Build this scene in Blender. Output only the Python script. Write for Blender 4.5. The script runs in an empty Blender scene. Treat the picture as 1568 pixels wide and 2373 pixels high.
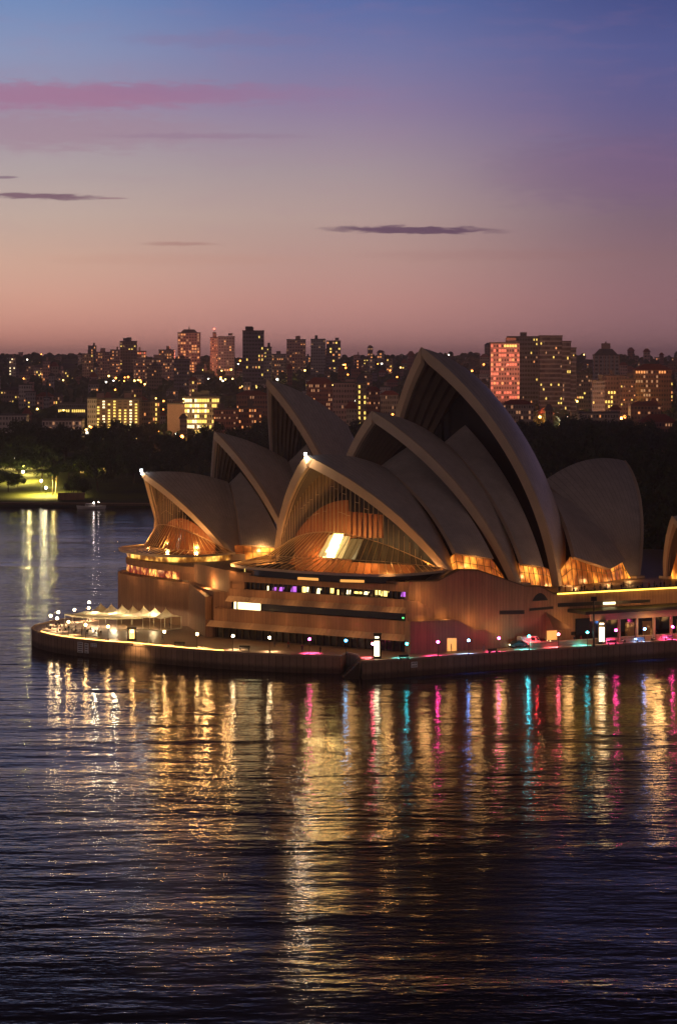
import bpy, math, random
import numpy as np
from mathutils import Vector, noise as mnoise
random.seed(7)
S = bpy.context.scene
COL = S.collection
# ------------------------------------------------------------------ camera
FPX, HC, HY, CX = 6000.0, 63.0, 845.0, 784.0      # focal length in photo units (1568 wide), eye height, horizon row, centre column
PW, PH = 1568.0, 2373.0
cam = bpy.data.cameras.new('camera'); cob = bpy.data.objects.new('camera', cam); COL.objects.link(cob)
cob.location = (0, 0, HC); cob.rotation_euler = (math.radians(90), 0, 0)
cam.sensor_fit = 'VERTICAL'; cam.sensor_height = 36.0; cam.lens = 36.0 * FPX / PH
cam.shift_y = -((PH / 2) - HY) / PH
cam.clip_start = 1.0; cam.clip_end = 60000
S.camera = cob
S.view_settings.view_transform = 'Standard'; S.view_settings.look = 'None'
S.view_settings.exposure = 0.0; S.view_settings.gamma = 1.0
S.cycles.use_denoising = True
S.cycles.max_bounces = 6; S.cycles.diffuse_bounces = 2; S.cycles.glossy_bounces = 3
S.cycles.transmission_bounces = 4; S.cycles.transparent_max_bounces = 12; S.cycles.volume_bounces = 0
S.cycles.sample_clamp_indirect = 60.0; S.cycles.sample_clamp_direct = 0.0
S.cycles.caustics_reflective = False; S.cycles.caustics_refractive = False
S.cycles.use_light_tree = True

def lin(r, g, b):
    f = lambda c: (c / 255 / 12.92) if c / 255 <= 0.04045 else ((c / 255 + 0.055) / 1.055) ** 2.4
    return (f(r), f(g), f(b), 1.0)

class NT:
    """small helper for building node graphs"""
    def __init__(s, tree): s.t = tree
    def n(s, typ, **kw):
        nd = s.t.nodes.new(typ)
        for k, v in kw.items(): setattr(nd, k, v)
        return nd
    def L(s, a, b): s.t.links.new(a, b)
    def put(s, sock, v):
        if isinstance(v, bpy.types.NodeSocket): s.L(v, sock)
        elif v is not None: sock.default_value = v
    def m(s, op, a, b=None, c=None, clamp=False):
        nd = s.n('ShaderNodeMath', operation=op); nd.use_clamp = clamp
        for i, v in enumerate((a, b, c)):
            if v is not None: s.put(nd.inputs[i], v)
        return nd.outputs[0]
    def mix(s, f, a, b, mode='MIX'):
        nd = s.n('ShaderNodeMix', data_type='RGBA', blend_type=mode)
        s.put(nd.inputs[0], f); s.put(nd.inputs[6], a); s.put(nd.inputs[7], b)
        return nd.outputs[2]
    def ramp(s, f, stops):
        nd = s.n('ShaderNodeValToRGB'); e = nd.color_ramp.elements
        e[0].position = stops[0][0]; e[0].color = stops[0][1]
        e[1].position = stops[-1][0]; e[1].color = stops[-1][1]
        for p, c in stops[1:-1]:
            x = e.new(p); x.color = c
        s.put(nd.inputs[0], f); return nd.outputs[0]
    def smooth(s, x, lo, hi):
        nd = s.n('ShaderNodeMapRange', interpolation_type='SMOOTHSTEP')
        s.put(nd.inputs[0], x); nd.inputs[1].default_value = lo; nd.inputs[2].default_value = hi
        return nd.outputs[0]
    def noise(s, vec, scale, detail=3, rough=.5):
        nd = s.n('ShaderNodeTexNoise'); nd.inputs['Scale'].default_value = scale
        nd.inputs['Detail'].default_value = detail; nd.inputs['Roughness'].default_value = rough
        if vec is not None: s.L(vec, nd.inputs['Vector'])
        return nd.outputs[0]

# ------------------------------------------------------------------ sky before sunrise
world = bpy.data.worlds.new('World'); S.world = world; world.use_nodes = True
wt = world.node_tree; wt.nodes.clear(); w = NT(wt)
tc = w.n('ShaderNodeTexCoord'); sep = w.n('ShaderNodeSeparateXYZ'); w.L(tc.outputs['Generated'], sep.inputs[0])
dx, dy, dz = sep.outputs
hor = w.m('SQRT', w.m('ADD', w.m('MULTIPLY', dx, dx), w.m('MULTIPLY', dy, dy)))
el = w.m('MULTIPLY', w.m('ARCTAN2', dz, hor), 57.2958)            # degrees above the horizon
az = w.m('MULTIPLY', w.m('ARCTAN2', dx, dy), 57.2958)             # degrees right of due east
t = w.m('DIVIDE', w.m('MAXIMUM', el, 0.0), 40.0, clamp=True)
def pr(rows, tail):
    st = [(0.0, lin(*rows[0][1]))]
    for y, c in rows[1:]: st.append((math.degrees(math.atan((HY - y) / FPX)) / 40, lin(*c)))
    return st + tail
tail = [(.24, lin(44, 44, 80)), (.30, lin(24, 22, 42)), (.40, lin(12, 11, 20)), (.6, lin(7, 6, 11)), (1., lin(6, 6, 11))]
cl = w.ramp(t, pr([(840, (182, 124, 112)), (790, (196, 130, 114)), (700, (206, 150, 130)), (600, (210, 168, 148)), (500, (202, 176, 164)), (400, (184, 168, 168)), (250, (160, 148, 172)), (120, (138, 150, 188)), (0, (112, 140, 190))], tail))
cc = w.ramp(t, pr([(840, (166, 112, 108)), (790, (172, 118, 112)), (700, (184, 131, 122)), (600, (188, 147, 138)), (500, (188, 160, 154)), (400, (172, 152, 158)), (250, (146, 128, 162)), (120, (118, 120, 168)), (0, (88, 108, 168))], tail))
cr = w.ramp(t, pr([(840, (132, 92, 96)), (790, (134, 94, 98)), (700, (138, 98, 104)), (600, (138, 104, 112)), (500, (130, 104, 122)), (400, (122, 98, 132)), (250, (98, 92, 142)), (120, (82, 88, 146)), (0, (66, 76, 136))], tail))
c1 = w.mix(w.smooth(az, -7.6, 0.3), cl, cc)
sky = w.mix(w.smooth(az, -0.5, 7.6), c1, cr)
# thin clouds: streaks in direction space, broken by stretched noise
comb = w.n('ShaderNodeCombineXYZ'); w.L(az, comb.inputs[0]); w.L(w.m('MULTIPLY', el, 5.0), comb.inputs[1])
nz = w.noise(comb.outputs[0], .55, 6, .62); nz2 = w.noise(comb.outputs[0], 1.8, 5, .6)
def streak(x, y, rx, ry, tilt=0.0, wob=.55, soft=.7):
    a0 = math.degrees(math.atan((x - CX) / FPX)); e0 = math.degrees(math.atan((HY - y) / FPX))
    ax, ey = rx / FPX * 57.3, ry / FPX * 57.3
    da = w.m('SUBTRACT', az, a0)
    de = w.m('SUBTRACT', w.m('SUBTRACT', el, e0), w.m('MULTIPLY', da, tilt))
    de = w.m('ADD', de, w.m('MULTIPLY', w.m('SUBTRACT', nz2, .5), wob * ey * 4))
    q = w.m('ADD', w.m('POWER', w.m('DIVIDE', w.m('ABSOLUTE', da), ax), 2.0), w.m('POWER', w.m('DIVIDE', w.m('ABSOLUTE', de), ey), 2.0))
    return w.smooth(w.m('SUBTRACT', 1.0, q), 0.0, soft)
for (x, y, rx, ry, ti, wo, so, col, amt) in [
    (120, 226, 640, 40, .012, .35, 1.0, (168, 112, 146), .75), (560, 214, 420, 26, -.01, .45, 1.0, (152, 118, 156), .45),
    (60, 306, 560, 60, .0, .35, 1.0, (166, 128, 148), .5), (480, 316, 300, 9, .0, .5, 1.0, (150, 120, 146), .45),
    (520, 92, 300, 22, .0, .6, 1.0, (132, 116, 158), .35), (1450, 400, 420, 100, .0, .5, 1.0, (122, 94, 128), .3),
    (955, 533, 250, 11, -.012, .6, .9, (92, 64, 92), .88), (90, 457, 180, 8.5, -.02, .6, .9, (118, 84, 104), .85),
    (0, 414, 50, 4, -.01, .4, .6, (126, 98, 118), .7), (260, 461, 45, 3, .0, .4, .8, (150, 112, 120), .6),
    (420, 566, 110, 6, .0, .5, 1.0, (168, 118, 112), .5), (1150, 592, 430, 16, .0, .4, 1.0, (150, 98, 98), .15), (400, 602, 420, 16, .0, .4, 1.0, (186, 120, 104), .12)]:
    sky = w.mix(w.m('MULTIPLY', streak(x, y, rx, ry, ti, wo, so), amt), sky, lin(*col))
soft = w.m('MULTIPLY', w.m('SUBTRACT', nz, .5), w.smooth(el, 1.0, 4.5))
sky = w.mix(w.m('MULTIPLY', w.m('MAXIMUM', soft, 0.0), .5, clamp=True), sky, lin(170, 120, 150))
# the western half of the sky is still dark; below the horizon is dark too
back = w.smooth(dy, -0.35, 0.55)
lvl = w.m('MULTIPLY', w.m('ADD', w.m('MULTIPLY', back, .8), .2), w.m('ADD', 1.0, w.m('MULTIPLY', w.m('SUBTRACT', 1.0, w.smooth(el, -.5, 3.4)), .62)))   # extra low glow that the haze takes away again
nish = w.n('ShaderNodeTexSky', sky_type='NISHITA', sun_disc=False, sun_elevation=math.radians(-2.0), sun_rotation=math.radians(-25))
bgn = w.n('ShaderNodeBackground'); bg2 = w.n('ShaderNodeBackground'); add = w.n('ShaderNodeAddShader'); out = w.n('ShaderNodeOutputWorld')
hs = w.n('ShaderNodeHueSaturation'); hs.inputs['Saturation'].default_value = .95; hs.inputs['Value'].default_value = 1.0; w.L(sky, hs.inputs['Color'])
w.L(hs.outputs[0], bgn.inputs[0]); w.L(lvl, bgn.inputs[1]); w.L(nish.outputs[0], bg2.inputs[0]); bg2.inputs[1].default_value = .003
cg = w.m('MULTIPLY', w.m('SUBTRACT', 1.0, w.smooth(dy, -0.25, 0.15)), w.m('SUBTRACT', 1.0, w.smooth(el, 2.0, 42.0)))   # glow of the city centre behind the viewer
bg3 = w.n('ShaderNodeBackground'); bg3.inputs[0].default_value = (1.0, .72, .68, 1); w.L(w.m('MULTIPLY', cg, .30), bg3.inputs[1])
add2 = w.n('ShaderNodeAddShader'); w.L(bg3.outputs[0], add2.inputs[0]); w.L(add.outputs[0], add2.inputs[1]); w.L(add2.outputs[0], out.inputs[0])
w.L(bgn.outputs[0], add.inputs[0]); w.L(bg2.outputs[0], add.inputs[1])

# ------------------------------------------------------------------ placing helpers
def W(px, py, z):                      # ground point at height z under a photo position
    Y = FPX * (HC - z) / (py - HY); return Vector(((px - CX) / FPX * Y, Y, z))
def D(px, py, Y):                      # point at depth Y
    return Vector(((px - CX) / FPX * Y, Y, HC - (py - HY) * Y / FPX))
def onwall(o, d, px, py):              # distance along a vertical wall line, and height
    k = (px - CX) / FPX; L = (k * o[1] - o[0]) / (d[0] - k * d[1])
    return L, HC - (py - HY) * (o[1] + L * d[1]) / FPX

ORG = {}
def tag(o, label=None, cat=None, group=None, kind=None):
    if label: o['label'] = label
    if cat: o['category'] = cat
    if group: o['group'] = group
    if kind: o['kind'] = kind
    return o
def empty(name, loc, label=None, cat=None, group=None, kind=None):
    o = bpy.data.objects.new(name, None); COL.objects.link(o); o.location = loc
    o.empty_display_size = .5; ORG[o.name] = Vector(loc)
    return tag(o, label, cat, group, kind)
class MB:
    def __init__(s): s.v = []; s.f = []; s.uv = []
    def add(s, vs, fs, uvs=None):
        b = len(s.v); s.v += [tuple(v) for v in vs]; s.f += [tuple(b + i for i in f) for f in fs]
        s.uv += list(uvs) if uvs is not None else [(0, 0)] * len(vs)
        return s
    def box(s, c, size, rz=0.0, taper=1.0):
        x, y, z = size[0] / 2, size[1] / 2, size[2] / 2; cr_, sr_ = math.cos(rz), math.sin(rz); vs = []
        for k in (-1, 1):
            q = taper if k > 0 else 1
            for (i, j) in ((-1, -1), (1, -1), (1, 1), (-1, 1)):
                a, b = i * x * q, j * y * q; vs.append((c[0] + a * cr_ - b * sr_, c[1] + a * sr_ + b * cr_, c[2] + k * z))
        return s.add(vs, [(3, 2, 1, 0), (4, 5, 6, 7), (0, 1, 5, 4), (1, 2, 6, 5), (2, 3, 7, 6), (3, 0, 4, 7)])
    def prism(s, poly, z0, z1):
        n = len(poly); A = sum(poly[i][0] * poly[(i + 1) % n][1] - poly[(i + 1) % n][0] * poly[i][1] for i in range(n))
        if A < 0: poly = list(poly)[::-1]
        g = lambda z, p: z(p) if callable(z) else z
        vs = [(p[0], p[1], g(z0, p)) for p in poly] + [(p[0], p[1], g(z1, p)) for p in poly]
        s.add(vs, [tuple(range(n))[::-1], tuple(range(n, 2 * n))], [(p[0], p[1]) for p in poly] * 2); acc = 0
        for i in range(n):
            p, q = poly[i], poly[(i + 1) % n]; L_ = math.hypot(q[0] - p[0], q[1] - p[1]); a_, b_, c_, d_ = g(z0, p), g(z0, q), g(z1, q), g(z1, p)
            s.add([(p[0], p[1], a_), (q[0], q[1], b_), (q[0], q[1], c_), (p[0], p[1], d_)], [(0, 1, 2, 3)], [(acc, a_), (acc + L_, b_), (acc + L_, c_), (acc, d_)]); acc += L_
        return s
    def slab(s, o, d, nrm, prof, th, off=0.0):
        """vertical wall: profile points (L, z) along direction d from o, extruded by th along nrm"""
        n = len(prof); A = sum(prof[i][0] * prof[(i + 1) % n][1] - prof[(i + 1) % n][0] * prof[i][1] for i in range(n))
        if A < 0: prof = list(prof)[::-1]
        P = lambda L, z, t: (o[0] + d[0] * L + nrm[0] * t, o[1] + d[1] * L + nrm[1] * t, z)
        vs = [P(L, z, off) for L, z in prof] + [P(L, z, off + th) for L, z in prof]
        uv = [(L, z) for L, z in prof] * 2
        fs = [tuple(range(n)), tuple(range(n, 2 * n))[::-1]] + [(i, n + i, n + (i + 1) % n, (i + 1) % n) for i in range(n)]
        cr_ = d[0] * nrm[1] - d[1] * nrm[0]
        if cr_ > 0: fs = [f[::-1] for f in fs]
        return s.add(vs, fs, uv)
    def tube(s, a, b, r0, r1=None, n=8, cap=True):
        r1 = r0 if r1 is None else r1; a, b = Vector(a), Vector(b); d = (b - a).normalized()
        u = d.orthogonal().normalized(); v = d.cross(u); vs = []
        for c, r in ((a, r0), (b, r1)):
            for i in range(n):
                t_ = 2 * math.pi * i / n; vs.append(c + u * r * math.cos(t_) + v * r * math.sin(t_))
        fs = [(i, (i + 1) % n, n + (i + 1) % n, n + i) for i in range(n)]
        if cap: fs += [tuple(range(n))[::-1], tuple(range(n, 2 * n))]
        return s.add(vs, fs)
    def ball(s, c, r, n=10, m=6, sq=1.0):
        vs = [(c[0], c[1], c[2] - r * sq)]
        for j in range(1, m):
            ph = -math.pi / 2 + math.pi * j / m
            for i in range(n):
                t_ = 2 * math.pi * i / n; vs.append((c[0] + r * math.cos(ph) * math.cos(t_), c[1] + r * math.cos(ph) * math.sin(t_), c[2] + r * sq * math.sin(ph)))
        vs.append((c[0], c[1], c[2] + r * sq)); L_ = len(vs) - 1; fs = []
        for i in range(n):
            fs.append((0, 1 + (i + 1) % n, 1 + i)); fs.append((L_, 1 + (m - 2) * n + i, 1 + (m - 2) * n + (i + 1) % n))
            for j in range(m - 2):
                a = 1 + j * n; fs.append((a + i, a + (i + 1) % n, a + n + (i + 1) % n, a + n + i))
        return s.add(vs, fs)
    def grid(s, G, uvs=None, flip=False):
        G = np.asarray(G); n, m = G.shape[:2]; vs = G.reshape(-1, 3).tolist()
        fs = [(i * m + j, i * m + j + 1, (i + 1) * m + j + 1, (i + 1) * m + j) for i in range(n - 1) for j in range(m - 1)]
        if flip: fs = [f[::-1] for f in fs]
        if uvs is None: uvs = [(i / (n - 1), j / (m - 1)) for i in range(n) for j in range(m)]
        return s.add(vs, fs, uvs)
    def build(s, name, mat, parent=None, smooth=False, label=None):
        me = bpy.data.meshes.new(name); org = ORG.get(parent.name, Vector()) if parent else Vector()
        me.from_pydata([(v[0] - org[0], v[1] - org[1], v[2] - org[2]) for v in s.v], [], s.f)
        ul = me.uv_layers.new(name='uv'); idx = [0] * len(me.loops); me.loops.foreach_get('vertex_index', idx)
        ul.data.foreach_set('uv', [c for i in idx for c in s.uv[i]])
        me.materials.append(mat)
        if smooth: me.polygons.foreach_set('use_smooth', [True] * len(me.polygons))
        me.update(); o = bpy.data.objects.new(name, me); COL.objects.link(o)
        if parent: o.parent = parent
        ORG[o.name] = org
        if label: o['label'] = label
        return o
def copy_tree(o, parent=None):
    c = o.copy(); COL.objects.link(c)
    if parent: c.parent = parent
    for ch in [x for x in KIDS.get(o.name, ())]: copy_tree(ch, c)
    return c
KIDS = {}
def kids(o, *ch): KIDS.setdefault(o.name, []).extend(ch); return o

# ------------------------------------------------------------------ materials
def pbr(name, col, rough=.7, metal=0.0, var=.12, vs=.25, bump=0.0, bs=3.0, spec=.5):
    m = bpy.data.materials.new(name); m.use_nodes = True; n = NT(m.node_tree); b = m.node_tree.nodes['Principled BSDF']
    tc_ = n.n('ShaderNodeTexCoord'); nz_ = n.noise(tc_.outputs['Object'], vs, 5, .6)
    f = n.m('ADD', n.m('MULTIPLY', n.m('SUBTRACT', nz_, .5), var * 4), 1.0)
    cb = n.n('ShaderNodeCombineColor')
    for i in range(3): n.L(f, cb.inputs[i])
    c = n.mix(1.0, (*col, 1), cb.outputs[0], 'MULTIPLY')
    n.L(c, b.inputs['Base Color']); b.inputs['Roughness'].default_value = rough; b.inputs['Metallic'].default_value = metal
    b.inputs['Specular IOR Level'].default_value = spec
    if bump:
        bn = n.n('ShaderNodeBump'); bn.inputs['Strength'].default_value = bump; bn.inputs['Distance'].default_value = .1
        n.L(n.noise(tc_.outputs['Object'], bs, 4), bn.inputs['Height']); n.L(bn.outputs[0], b.inputs['Normal'])
    return m
def emi(name, col, st, sample=True):
    m = bpy.data.materials.new(name); m.use_nodes = True; b = m.node_tree.nodes['Principled BSDF']
    b.inputs['Base Color'].default_value = (.3, .3, .3, 1); b.inputs['Emission Color'].default_value = (*col, 1); b.inputs['Emission Strength'].default_value = st
    if not sample: m.cycles.emission_sampling = 'NONE'
    return m
def panelled(name, col, pitch=1.2, joint=.55, var=.26, rough=.75, tide=False):
    """precast panels with vertical joints every pitch metres (uv.x is metres along the wall) and rain streaks"""
    m = bpy.data.materials.new(name); m.use_nodes = True; n = NT(m.node_tree); b = m.node_tree.nodes['Principled BSDF']
    uv = n.n('ShaderNodeUVMap'); sp = n.n('ShaderNodeSeparateXYZ'); n.L(uv.outputs[0], sp.inputs[0])
    q = n.m('DIVIDE', sp.outputs[0], pitch); fr = n.m('FRACT', q); ln = n.m('LESS_THAN', fr, .13)
    cell = n.n('ShaderNodeTexWhiteNoise', noise_dimensions='1D'); n.L(n.m('FLOOR', q), cell.inputs['W'])
    st = n.n('ShaderNodeCombineXYZ'); n.L(n.m('MULTIPLY', sp.outputs[0], 1.6), st.inputs[0]); n.L(n.m('MULTIPLY', sp.outputs[1], .25), st.inputs[1])
    stn = n.noise(st.outputs[0], 1.0, 4)
    g = n.m('ADD', n.m('ADD', .82, n.m('MULTIPLY', cell.outputs['Value'], var)), n.m('MULTIPLY', n.m('SUBTRACT', stn, .5), .65))
    g = n.m('MULTIPLY', g, n.m('SUBTRACT', 1.0, n.m('MULTIPLY', ln, joint)))
    if tide: g = n.m('MULTIPLY', g, n.m('ADD', .35, n.m('MULTIPLY', .65, n.smooth(n.m('SUBTRACT', sp.outputs[1], stn), 2.0, 3.0))))   # weed and damp up to the tide mark
    cb = n.n('ShaderNodeCombineColor')
    for i in range(3): n.L(g, cb.inputs[i])
    n.L(n.mix(1.0, (*col, 1), cb.outputs[0], 'MULTIPLY'), b.inputs['Base Color']); b.inputs['Roughness'].default_value = rough
    return m
def tiles(name, col):
    m = bpy.data.materials.new(name); m.use_nodes = True; n = NT(m.node_tree); b = m.node_tree.nodes['Principled BSDF']
    uv = n.n('ShaderNodeUVMap'); sp = n.n('ShaderNodeSeparateXYZ'); n.L(uv.outputs[0], sp.inputs[0])
    fr = n.m('FRACT', n.m('MULTIPLY', sp.outputs[0], 16.0)); tri = n.m('ABSOLUTE', n.m('SUBTRACT', fr, .5))
    ln = n.m('GREATER_THAN', tri, .455)
    chev = n.m('FRACT', n.m('ADD', n.m('MULTIPLY', sp.outputs[1], 26.0), n.m('MULTIPLY', tri, 1.6))); cl_ = n.m('LESS_THAN', chev, .1)
    tcx = n.n('ShaderNodeTexCoord'); nz_ = n.noise(tcx.outputs['Object'], .3, 6, .7)
    g = n.m('ADD', .86, n.m('MULTIPLY', n.m('SUBTRACT', nz_, .5), .7))
    g = n.m('MULTIPLY', g, n.m('SUBTRACT', 1.0, n.m('MULTIPLY', n.m('MAXIMUM', ln, n.m('MULTIPLY', cl_, .4)), .42)))
    cb = n.n('ShaderNodeCombineColor')
    for i in range(3): n.L(g, cb.inputs[i])
    n.L(n.mix(1.0, (*col, 1), cb.outputs[0], 'MULTIPLY'), b.inputs['Base Color']); b.inputs['Roughness'].default_value = .38
    b.inputs['Specular IOR Level'].default_value = .35
    return m
def glass(name, tint, opac=.35, rough=.08, dcol=(.10, .08, .06)):
    m = bpy.data.materials.new(name); m.use_nodes = True; t_ = m.node_tree; n = NT(t_); t_.nodes.clear()
    tr = n.n('ShaderNodeBsdfTransparent'); tr.inputs[0].default_value = (*tint, 1)
    gl = n.n('ShaderNodeBsdfGlossy'); gl.inputs['Roughness'].default_value = rough; gl.inputs[0].default_value = (.8, .8, .8, 1)
    df = n.n('ShaderNodeBsdfDiffuse'); df.inputs[0].default_value = (*dcol, 1)
    fz = n.n('ShaderNodeLayerWeight'); fz.inputs[0].default_value = .5; fzo = n.m('ADD', n.m('MULTIPLY', n.m('POWER', fz.outputs['Facing'], 4.0), .5), .03)
    m1 = n.n('ShaderNodeMixShader'); m1.inputs[0].default_value = opac; n.L(tr.outputs[0], m1.inputs[1]); n.L(df.outputs[0], m1.inputs[2])
    m2 = n.n('ShaderNodeMixShader'); n.L(fzo, m2.inputs[0]); n.L(m1.outputs[0], m2.inputs[1]); n.L(gl.outputs[0], m2.inputs[2])
    o = n.n('ShaderNodeOutputMaterial'); n.L(m2.outputs[0], o.inputs[0]); return m
def lit_interior(name, c0, c1, st, scale=.5, thr=.35, sample=False):
    """the lit room behind a pane: brighter and darker patches of lamps, people and furniture"""
    m = bpy.data.materials.new(name); m.use_nodes = True; n = NT(m.node_tree); b = m.node_tree.nodes['Principled BSDF']
    tcx = n.n('ShaderNodeTexCoord'); mp = n.n('ShaderNodeMapping'); mp.inputs['Scale'].default_value = (1, 1, .8); n.L(tcx.outputs['Object'], mp.inputs[0])
    a = n.noise(mp.outputs[0], scale, 3, .6); k = n.smooth(a, thr, thr + .3)
    n.L(n.mix(k, (*c0, 1), (*c1, 1)), b.inputs['Emission Color']); n.L(n.m('ADD', n.m('MULTIPLY', k, st), st * .12), b.inputs['Emission Strength'])
    b.inputs['Base Color'].default_value = (.08, .06, .05, 1); b.inputs['Roughness'].default_value = .2
    if not sample: m.cycles.emission_sampling = 'NONE'
    return m
M = dict(
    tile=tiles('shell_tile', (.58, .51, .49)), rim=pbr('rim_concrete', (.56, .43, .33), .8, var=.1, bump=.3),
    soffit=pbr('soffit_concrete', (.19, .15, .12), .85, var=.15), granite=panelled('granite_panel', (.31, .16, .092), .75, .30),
    seawall=panelled('seawall_panel', (.36, .22, .15), 1.5, .45, .3, .8, True), ledge=pbr('ledge_granite', (.40, .26, .18), .7, var=.08),
    paving=pbr('paving_granite', (.24, .16, .12), .45, var=.16, vs=.5, bump=.1), bronze=pbr('bronze', (.10, .065, .035), .45, .6, var=.05),
    brass=pbr('bronze_mullion', (.55, .40, .22), .5, .1, var=.05), louvre=pbr('louvre_dark', (.012, .011, .012), .6, var=.2),
    wood=pbr('birch_panel', (.34, .13, .05), .6, var=.2, vs=.8), dark=pbr('dark_opening', (.006, .006, .007), .35, var=.1),
    darkmetal=pbr('dark_metal', (.03, .03, .032), .5, .3), white=pbr('white_fabric', (.80, .74, .58), .7, var=.05), pole=pbr('pole_grey', (.2, .2, .2), .5, .5),
    glass=glass('foyer_glass', (.95, .85, .7), .05), skirt=glass('skirt_glass', (.78, .64, .44), .34, .15, (.24, .19, .11)),
    canopy=pbr('canopy_copper', (.20, .22, .13), .55, var=.12), strip=emi('strip_light', (1.0, .50, .10), 9.0), strip2=emi('parapet_strip', (1.0, .62, .07), 4.2),
)

# ------------------------------------------------------------------ terrain and water
def sstep(x, a, b):
    t_ = min(1.0, max(0.0, (x - a) / (b - a))); return t_ * t_ * (3 - 2 * t_)
def shore(X):                          # distance of the far shore along each line of sight
    return 1150 - 515 * sstep(X, -15, 70) + 10 * math.sin(X * .02)
def H(X, Y):
    d = Y - shore(X)
    if d < 0: return max(-6.0, 1.6 + d * .5)
    b = 2.0 + 9.0 * sstep(d, 12, 160) + 7 * sstep(d, 120, 450)
    b += 10 * sstep(Y, 1650, 2100) + 17 * sstep(Y, 2050, 2700) + (20 + 8 * sstep(-X, -300, 900)) * sstep(Y, 2750, 3500)
    b -= 16 * sstep(Y, 3900, 5500)
    n_ = mnoise.noise(Vector((X * .0022, Y * .0022, 3.1))) * 9 + mnoise.noise(Vector((X * .008, Y * .008, 1.7))) * 3
    return b + n_ * sstep(d, 60, 500)
def ground_at(px, py):
    """first point of the land seen at a photo position"""
    Y = 560.0
    while Y < 5000:
        X = (px - CX) / FPX * Y; z = HC - (py - HY) * Y / FPX
        if H(X, Y) >= z and Y > shore(X): return Vector((X, Y, H(X, Y)))
        Y += 4
    return None

m = bpy.data.materials.new('harbour_water'); m.use_nodes = True; n = NT(m.node_tree); b = m.node_tree.nodes['Principled BSDF']
b.inputs['Base Color'].default_value = (.004, .006, .016, 1); b.inputs['IOR'].default_value = 1.33; b.inputs['Roughness'].default_value = .11
tcx = n.n('ShaderNodeTexCoord')
def wav(sx, sy, rot, scale, det, rough=.55):
    mp = n.n('ShaderNodeMapping'); mp.inputs['Rotation'].default_value = (0, 0, math.radians(rot)); mp.inputs['Scale'].default_value = (sx, sy, 1)
    n.L(tcx.outputs['Object'], mp.inputs[0]); return n.noise(mp.outputs[0], scale, det, rough)
hgt = n.m('MULTIPLY', wav(.6, 1, 8, .06, 3), .55)
for a_, k_ in ((wav(.34, 1, -4, .16, 4, .6), .36), (wav(.6, 1, -14, .45, 3), .15), (wav(.9, 1, 24, 1.35, 2), .030)): hgt = n.m('ADD', hgt, n.m('MULTIPLY', a_, k_))
patch = n.m('ADD', .55, n.m('MULTIPLY', n.smooth(wav(.35, 1, 5, .018, 3), .35, .65), .7))
bp = n.n('ShaderNodeBump'); bp.inputs['Strength'].default_value = 1.0; bp.inputs['Distance'].default_value = .85
n.L(n.m('MULTIPLY', hgt, patch), bp.inputs['Height']); n.L(bp.outputs[0], b.inputs['Normal'])
M['water'] = m
wb = MB(); wb.add([(-9000, -3000, 0), (9000, -3000, 0), (9000, 14000, 0), (-9000, 14000, 0)], [(0, 1, 2, 3)])
tag(wb.build('harbour_water', M['water']), kind='structure')

m = bpy.data.materials.new('land'); m.use_nodes = True; n = NT(m.node_tree); b = m.node_tree.nodes['Principled BSDF']
tcx = n.n('ShaderNodeTexCoord'); a_ = n.noise(tcx.outputs['Object'], .012, 6, .65); c_ = n.noise(tcx.outputs['Object'], .25, 4)
n.L(n.mix(n.smooth(a_, .42, .62), n.mix(c_, (.08, .10, .02, 1), (.15, .16, .035, 1)), n.mix(c_, (.03, .04, .02, 1), (.055, .05, .04, 1))), b.inputs['Base Color'])
b.inputs['Roughness'].default_value = .95; M['land'] = m
xs = np.concatenate([np.linspace(-1500, -330, 24), np.linspace(-320, 260, 146), np.linspace(280, 1600, 28)])
ys = np.concatenate([np.linspace(600, 1400, 200), np.linspace(1420, 3800, 110), np.linspace(3900, 9000, 18)])
tb = MB(); tb.grid([[(x, y, H(x, y)) for y in ys] for x in xs], flip=True)
tag(tb.build('hills', M['land'], smooth=True), kind='structure')

# ------------------------------------------------------------------ the promontory: paved promenade and its sea wall
ZB = 3.6
near = [(77, 1456), (80, 1459), (86, 1462), (93, 1465), (112, 1470), (136, 1475), (180, 1481), (243, 1487.5), (306, 1491.5), (370, 1498), (439, 1504), (516, 1509.7), (607, 1514.5), (700, 1518), (786, 1520)]
nr = [W(x, y, ZB) for x, y in near]
K0 = W(838, 1533, ZB); K1 = W(1568, 1483, ZB); kd = (K1 - K0).normalized(); K2 = K0 + kd * 210
notch = Vector((nr[-1].x + 1.2, nr[-1].y + 7, ZB))
notch2 = Vector((K0.x - .6, K0.y + 12.5, ZB))
far = [(84, 1449), (99, 1445.5), (122, 1439.5), (150, 1434), (207, 1429), (270, 1423)]
fr_ = [W(x, y, ZB) for x, y in far][::-1]
outline = nr + [notch, notch2, K0, K2, Vector((300, 760, ZB)), Vector((120, 735, ZB)), Vector((40, 712, ZB)), Vector((-30, 690, ZB))] + fr_
pv = MB(); pv.prism([(p.x, p.y) for p in outline], -1.0, ZB)
tag(pv.build('promenade_pavement', M['paving']), kind='structure')
swt = empty('sea_wall', nr[6], 'long brown panelled sea wall around the paved point, with small white notices', 'sea wall')
sw = MB(); cp = MB(); acc = 0
ring = fr_ + [outline[0]] if False else None
loop_ = list(reversed(fr_))[::-1][-6:] + nr + [notch, notch2, K0, K2]
def offs(pts, d_):
    o_ = []
    for i, p in enumerate(pts):
        a = pts[max(0, i - 1)]; b_ = pts[min(len(pts) - 1, i + 1)]; t_ = (b_ - a).normalized(); o_.append(Vector((p.x + t_.y * d_, p.y - t_.x * d_, p.z)))
    return o_
of = offs(loop_, .35); inn = offs(loop_, -.15)
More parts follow.
